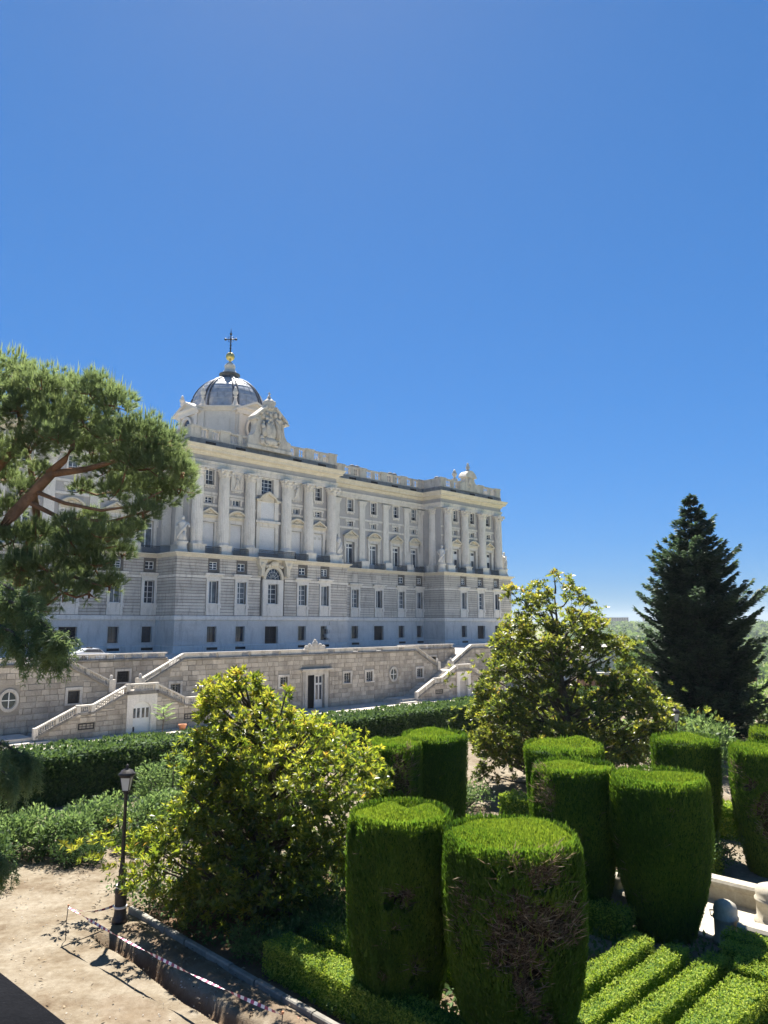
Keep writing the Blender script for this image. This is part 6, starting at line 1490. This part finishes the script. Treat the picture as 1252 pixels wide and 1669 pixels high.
# ------------------------------------------------------------------ street lamps
def lamp(label, x, y, z0=0.0):
    e = empty('street_lamp', (x, y, z0), label=label, category='lamp', group='garden street lamps')
    b = MB(); b.lathe(0, 0, [(0.20, 0), (0.20, 0.10), (0.165, 0.16), (0.15, 0.30), (0.155, 0.72), (0.175, 0.78), (0.15, 0.84), (0.105, 0.95)], 16); b.build('base', M['ironpost'], e)
    b = MB(); b.lathe(0, 0, [(0.10, 0.95), (0.085, 1.25), (0.095, 1.28), (0.07, 1.36), (0.055, 1.6), (0.042, 3.12), (0.055, 3.15), (0.05, 3.22), (0.085, 3.27), (0.05, 3.31)], 14); b.build('post', M['ironpost'], e)
    gl = MB(); gl.lathe(0, 0, [(0.11, 3.33), (0.185, 3.68)], 4, R(45), sm=False); ln = gl.build('lantern', M['lampglass'], e)
    fr = MB(); fr.lathe(0, 0, [(0.12, 3.30), (0.13, 3.335), (0.10, 3.345)], 4, R(45), sm=False); fr.lathe(0, 0, [(0.20, 3.675), (0.215, 3.71), (0.20, 3.73)], 4, R(45), sm=False)
    for k in range(4): a = R(45 + 90 * k); fr.tube([(0.118 * math.cos(a), 0.118 * math.sin(a), 3.33), (0.194 * math.cos(a), 0.194 * math.sin(a), 3.69)], [0.012, 0.012], 5)
    fr.build('frame', M['ironpost'], ln)
    cp = MB(); cp.lathe(0, 0, [(0.215, 3.73), (0.235, 3.76), (0.19, 3.80), (0.15, 3.86), (0.05, 3.90), (0.035, 3.93), (0.05, 3.96), (0.01, 4.02)], 12); cp.build('cap', M['ironpost'], ln)
    return e
LP = (-6.99, 20.95)
lamp('near black iron street lamp with a white lantern on the sandy walk', *LP)
lamp('far street lamp half hidden between the magnolia and the spruce', 13.55, 35.4)

# ------------------------------------------------------------------ kerb, barrier tape, stakes, rubble
kb_ = empty('kerb', pq(10.4, -14.0), label='line of granite kerb stones edging the planting bed', category='kerb')
for k in range(15):
    q0 = -20.2 + k * 0.98; c0 = pq(10.40 + rnd.uniform(-.015, .015), q0 + 0.49); b = MB(); l2, e_ = 0.475 + rnd.uniform(-.01, .01), 0.025
    b.prism_xz([(-0.075, -0.1), (0.075, -0.1), (0.075, 0.12), (0.05, 0.145), (-0.05, 0.145), (-0.075, 0.12)], -l2, l2)
    o = b.build('kerb_stone', M['kerb'], kb_); w0 = pq(10.4, -14.0); o.location = (c0[0] - w0[0], c0[1] - w0[1], rnd.uniform(-.012, .012)); o.rotation_euler = (0, rnd.uniform(-.03, .03), R(45) + rnd.uniform(-.015, .015))
def stake(label, x, y, h):
    e = empty('iron_stake', (x, y, 0), label=label, category='stake', group='stakes of the barrier tape')
    MB().tube([(0.01, 0, -0.12), (0.0, 0, h * .5), (0.03, 0.0, h)], [0.010, 0.010, 0.010], 6).build('rod', M['ironpost'], e); MB().ball((0.03, 0, h), 0.028, 8, 6).build('cap', M['terracotta'], e)
stake('thin iron stake holding the barrier tape beside the trench', -7.98, 19.9, 0.78)
stake('iron stake at the near end of the barrier tape', *pq(9.05, -11.7)[:2], 0.8)
def tape(label, p0, p1, sag, width=0.06):
    e = empty('barrier_tape', tuple(p0), label=label, category='tape', group='striped barrier tape')
    p0, p1 = np.array(p0), np.array(p1); L_ = np.linalg.norm(p1 - p0); n = int(L_ / 0.05); W_, R_ = MB(), MB()
    pts = [(p1 - p0) * (k / n) - np.array([0, 0, sag * 4 * (k / n) * (1 - k / n)]) for k in range(n + 1)]
    d = (p1 - p0) / L_; sd_ = np.cross(d, [0, 0, 1.0])
    for k in range(n):
        m_ = R_ if (k // 2) % 2 else W_
        qd = []
        for j, sg in ((k, -1), (k + 1, -1), (k + 1, 1), (k, 1)):
            tw_ = 0.9 + 1.1 * math.sin(j * 0.11 + p0[0]); u_ = sd_ * math.cos(tw_) + np.array([0, 0, 1.0]) * math.sin(tw_); qd.append(tuple(pts[j] + u_ * sg * width / 2))
        b = len(m_.v); m_.v += qd; m_._f([b, b + 1, b + 2, b + 3])
    W_.build('white_stripe', M['tapewhite'], e, kind='stuff'); R_.build('red_stripe', M['tapered'], e, kind='stuff')
se = pq(9.05, -11.7)
tape('striped barrier tape stretched along the trench towards the viewer', (-7.95, 19.9, 0.74), (se[0] + 0.03, se[1], 0.76), 0.10)
tape('short striped tape from the stake to the lamp post', (-7.95, 19.9, 0.74), (LP[0] - 0.13, LP[1] - 0.1, 0.45), 0.12)
wrap = empty('barrier_tape', (LP[0], LP[1], 0.0), label='striped tape wrapped round the lamp post base', category='tape', group='striped barrier tape')
for k, z in enumerate((0.36, 0.88)): MB().lathe(0, 0, [(0.165 if k == 0 else 0.15, z), (0.172 if k == 0 else 0.135, z + 0.06)], 16).build('tape_loop', M['tapewhite'], wrap)
g2 = random.Random(9)
rb = []
for k in range(700):
    p_, q_ = g2.gauss(9.9, 0.28), g2.uniform(-19.3, -9); x_, y_, _ = pq(p_, q_); r_ = 0.012 + 0.03 * g2.random() ** 2; c = np.array([x_, y_, 0.06 * math.exp(-((p_ - 9.92) / .26) ** 2) + 0.01]); d = rdir(6)
    A_ = np.array([(0, 0, 1), (1, 0, 0), (0, 1, 0), (-1, 0, 0), (0, -1, 0)]) * r_ * (0.7 + 0.6 * rng.random((5, 1))) + c
    for i in range(4): rb.append([A_[0], A_[1 + i], A_[1 + (i + 1) % 4]])
place('rubble', np_mesh('rubble', np.array(rb), M['sand'], rng.random(len(rb)) * 0.8), kind='stuff', label='loose clods and pebbles along the trench', category='rubble')
gv = []
for k in range(1500):
    x_, y_ = g2.uniform(-13, -1), g2.uniform(14.5, 26)
    if (x_ + y_) * C45 > 10.2: continue
    r_ = 0.008 + 0.022 * g2.random() ** 3; A_ = np.array([(0, 0, .8), (1, 0, 0), (0, 1, 0), (-1, 0, 0), (0, -1, 0)]) * r_ * (0.6 + 0.7 * rng.random((5, 1))) + np.array([x_, y_, 0.008])
    for i in range(4): gv.append([A_[0], A_[1 + i], A_[1 + (i + 1) % 4]])
place('gravel', np_mesh('gravel', np.array(gv), M['gravel'], rng.random(len(gv)) * 0.5), kind='stuff', label='scattered pebbles on the sandy walk', category='gravel')
nl = 1500; lx = rng.uniform(-12.5, -0.5, nl); ly = rng.uniform(14.5, 26, nl); pp2 = (lx + ly) * C45; kp = (rng.random(nl) < np.where(pp2 > 9.6, 0.9, 0.16)) & (pp2 < 10.9); lx, ly = lx[kp], ly[kp]; nl = len(lx)
place('leaf_litter', np_mesh('leaf_litter', leaves(np.stack([lx, ly, np.where((lx + ly) * C45 > 9.6, 0.07, 0.025)], -1), unit(rdir(nl) * np.array([1, 1, 0.25])), unit(rdir(nl) * 0.4 + np.array([0, 0, 1.0])), 0.06 + 0.08 * rng.random(nl), 0.03 + 0.03 * rng.random(nl)), M['cypress'], 0.82 + 0.18 * rng.random(nl)), kind='stuff', label='dry fallen leaves on the walk and bed', category='leaf litter')
br_ = empty('brick', pq(10.05, -12.6), R(20), label='loose brick lying on the soil by the kerb', category='brick'); MB().box(-0.12, 0.12, -0.055, 0.055, 0.0, 0.06).build('body', M['brick'], br_)

# ------------------------------------------------------------------ stone basin at the right
bo = pq(21.0, -8.5)
bs = empty('stone_basin', bo, R(45), label='pale stone fountain basin with moulded rim beside the topiaries', category='basin')
def basin():
    # local x = p - 21, local y = -(q + 8.5)
    prof = [(-0.20, 0.0), (0.14, 0.0), (0.14, 0.40), (0.17, 0.43), (0.17, 0.47), (0.24, 0.50), (0.25, 0.58), (0.20, 0.65), (0.0, 0.69), (-0.20, 0.65), (-0.25, 0.58), (-0.24, 0.50), (-0.20, 0.47)]
    far_ = [(-1.2, 2.3), (0.6, 2.3), (1.15, 1.75), (1.6, 1.75), (1.6, -0.75)]
    for a, b in zip(far_, far_[1:]): MB().sweep([a, b], prof).build('rim', M['basin'], bs)
    MB().sweep([(-1.25, -4.5), (-1.25, -1.0)], prof).build('rim', M['basin'], bs); MB().sweep([(-1.25, 0.3), (-1.25, 2.2)], prof).build('rim', M['basin'], bs)
    MB().box(-1.2, 1.7, -4.5, 2.2, 0.012, 0.05).build('floor', M['basin'], bs)
    for x_, y_, s_ in ((-1.15, -0.62, 0.9), (0.95, -1.1, 1.5), (-1.2, 2.3, 0.9)):
        b = MB(); b.lathe(x_, y_, [(0.36 * s_, 0), (0.36 * s_, 0.12), (0.31 * s_, 0.16), (0.31 * s_, 0.56), (0.335 * s_, 0.59), (0.335 * s_, 0.64), (0.305 * s_, 0.67), (0.315 * s_, 0.80), (0.27 * s_, 0.93), (0.15 * s_, 1.0), (0.02, 1.02)], 24); b.build('pier', M['basin'], bs)
    b = MB(); b.tube([(0.2, 0.3, 0.07), (0.5, -0.1, 0.07), (0.8, 0.1, 0.07), (0.6, 0.5, 0.07), (0.2, 0.3, 0.07)], [0.015] * 5, 5); b.build('pipe', M['iron'], bs)
basin()

# ------------------------------------------------------------------ granite parapet beside the viewer
pp_ = empty('granite_parapet', (-1.45, 3.15, 5.2), R(-42), label='dark granite parapet corner at the lower left, shade added to its colour', category='parapet')
MB().box(-1.6, 1.6, -1.2, -0.08, -5.2, 1.05).build('wall', M['granite_shaded'], pp_)
cpm = MB(); cpm.box(-1.65, 1.65, -1.25, 0.0, 1.05, 1.20); cpm.build('coping_stone', M['granite_shaded'], pp_)

# ------------------------------------------------------------------ car on the terrace, pots and sapling
def car(label, loc, rz):
    e = empty('parked_car', loc, rz, label=label, category='car')
    b = MB(); b.prism_xz([(-2.1, 0.3), (2.1, 0.3), (2.15, 0.65), (1.9, 0.82), (1.0, 0.92), (0.5, 1.32), (0.2, 1.42), (-1.0, 1.42), (-1.5, 1.1), (-2.0, 0.98), (-2.15, 0.7)], -0.85, 0.85); bd = b.build('body', M['carpaint'], e)
    for y_ in (-0.86, 0.86): s = MB(); s.prism_xz([(0.9, 0.95), (0.45, 1.32), (-0.95, 1.34), (-1.35, 1.02)], y_ - 0.01, y_ + 0.01); s.build('side_window', M['glass'], bd)
    w = MB(); w.v += [(1.04, -0.75, 0.93), (1.04, 0.75, 0.93), (0.52, 0.7, 1.34), (0.52, -0.7, 1.34)]; w._f([0, 1, 2, 3]); w.build('windscreen', M['glass'], bd)
    for x_ in (-1.3, 1.3):
        for y_ in (-0.82, 0.82):
            t = MB(); nb = 14; ring = [(0.32, -0.1), (0.32, 0.1), (0.0, 0.1), (0.0, -0.1)]
            for k in range(nb):
                for r_, yy in ring: t.v.append((r_ * math.cos(6.2832 * k / nb), yy, r_ * math.sin(6.2832 * k / nb)))
            for k in range(nb):
                for i in range(4): t._f([k * 4 + i, k * 4 + (i + 1) % 4, ((k + 1) % nb) * 4 + (i + 1) % 4, ((k + 1) % nb) * 4 + i])
            t.build('wheel', M['rubber'], e, loc=(x_, y_, 0.32))
    MB().box(-0.6, -0.3, -0.6, 0.6, 1.42, 1.55).build('light_bar', M['iron'], e)
    for y_ in (-0.6, 0.6): MB().box(2.08, 2.16, y_ - 0.18, y_ + 0.18, 0.6, 0.75).build('headlight', M['lampglass'], e)
car('pale police car with roof light bar parked on the palace terrace', (-32.3, 83.5, TZ), R(40))
def pot(label, s_, y_):
    w0 = world_su(s_, DW - y_, WB); e = empty('flower_pot', w0, label=label, category='pot', group='terracotta pots by the stairs')
    MB().lathe(0, 0, [(0.22, 0), (0.30, 0.38), (0.36, 0.39), (0.36, 0.5), (0.30, 0.5), (0.29, 0.44)], 16).build('body', M['terracotta'], e); MB().lathe(0, 0, [(0.29, 0.42), (0.29, 0.44)], 16).build('soil', M['bark'], e)
pot('terracotta pot at the foot of the near stair, beside the sapling', 34.0, 4.6)
pot('terracotta pot farther along the wall, left of the magnolia top', 38.8, 4.0)
def sapling():
    w0 = world_su(31.8, DW - 5.2, WB); e = empty('sapling', w0, label='feathery pale green sapling before the white stair door', category='sapling')
    tr = MB(); tr.tube([(0, 0, 0), (0.05, 0, 1.2), (0, 0.05, 2.2)], [0.05, 0.04, 0.02], 6); V = []
    for k in range(14):
        a = k * 2.4; z_ = 0.9 + 0.1 * k; d = np.array([math.cos(a), math.sin(a), 0.45]); d /= np.linalg.norm(d); ln = 1.1 - 0.02 * k; tr.tube([(0, 0, z_), tuple(d * ln * .6 + np.array([0, 0, z_])), tuple(d * ln + np.array([0, 0, z_ - .1]))], [0.015, 0.012, 0.005], 4)
        m_ = 22; t = np.linspace(0.2, 1, m_); P = d * (t * ln)[:, None] + np.array([0, 0, z_]) - np.array([0, 0, 0.1]) * (t ** 2)[:, None]; sd_ = np.cross(d, [0, 0, 1.0]); A = unit(sd_ * np.where(np.arange(m_) % 2, 1, -1)[:, None] + d * 0.5); V.append(leaves(P, A, np.tile([0, 0, 1.0], (m_, 1)), np.full(m_, 0.28), np.full(m_, 0.09)))
    V = np.concatenate(V); tr.build('stem', M['bark'], e); place('foliage', np_mesh('foliage', V, M['laurel'], 0.6 + 0.4 * rng.random(len(V))), e)
sapling()

# ------------------------------------------------------------------ air: thin even haze round camera and scene
hz_m = bpy.data.materials.new('thin_haze'); hz_m.use_nodes = True; hz_m.node_tree.nodes.clear()
ho = hz_m.node_tree.nodes.new('ShaderNodeOutputMaterial'); pv = hz_m.node_tree.nodes.new('ShaderNodeVolumePrincipled')
pv.inputs['Color'].default_value = (0.86, 0.93, 1.0, 1); pv.inputs['Density'].default_value = 0.0001; pv.inputs['Anisotropy'].default_value = 0.2
hz_m.node_tree.links.new(pv.outputs[0], ho.inputs['Volume'])
MB().box(-4200, 4200, -350, 5200, -110, 75).build('haze', hz_m, kind='stuff', label='thin summer haze over the valley', category='haze')
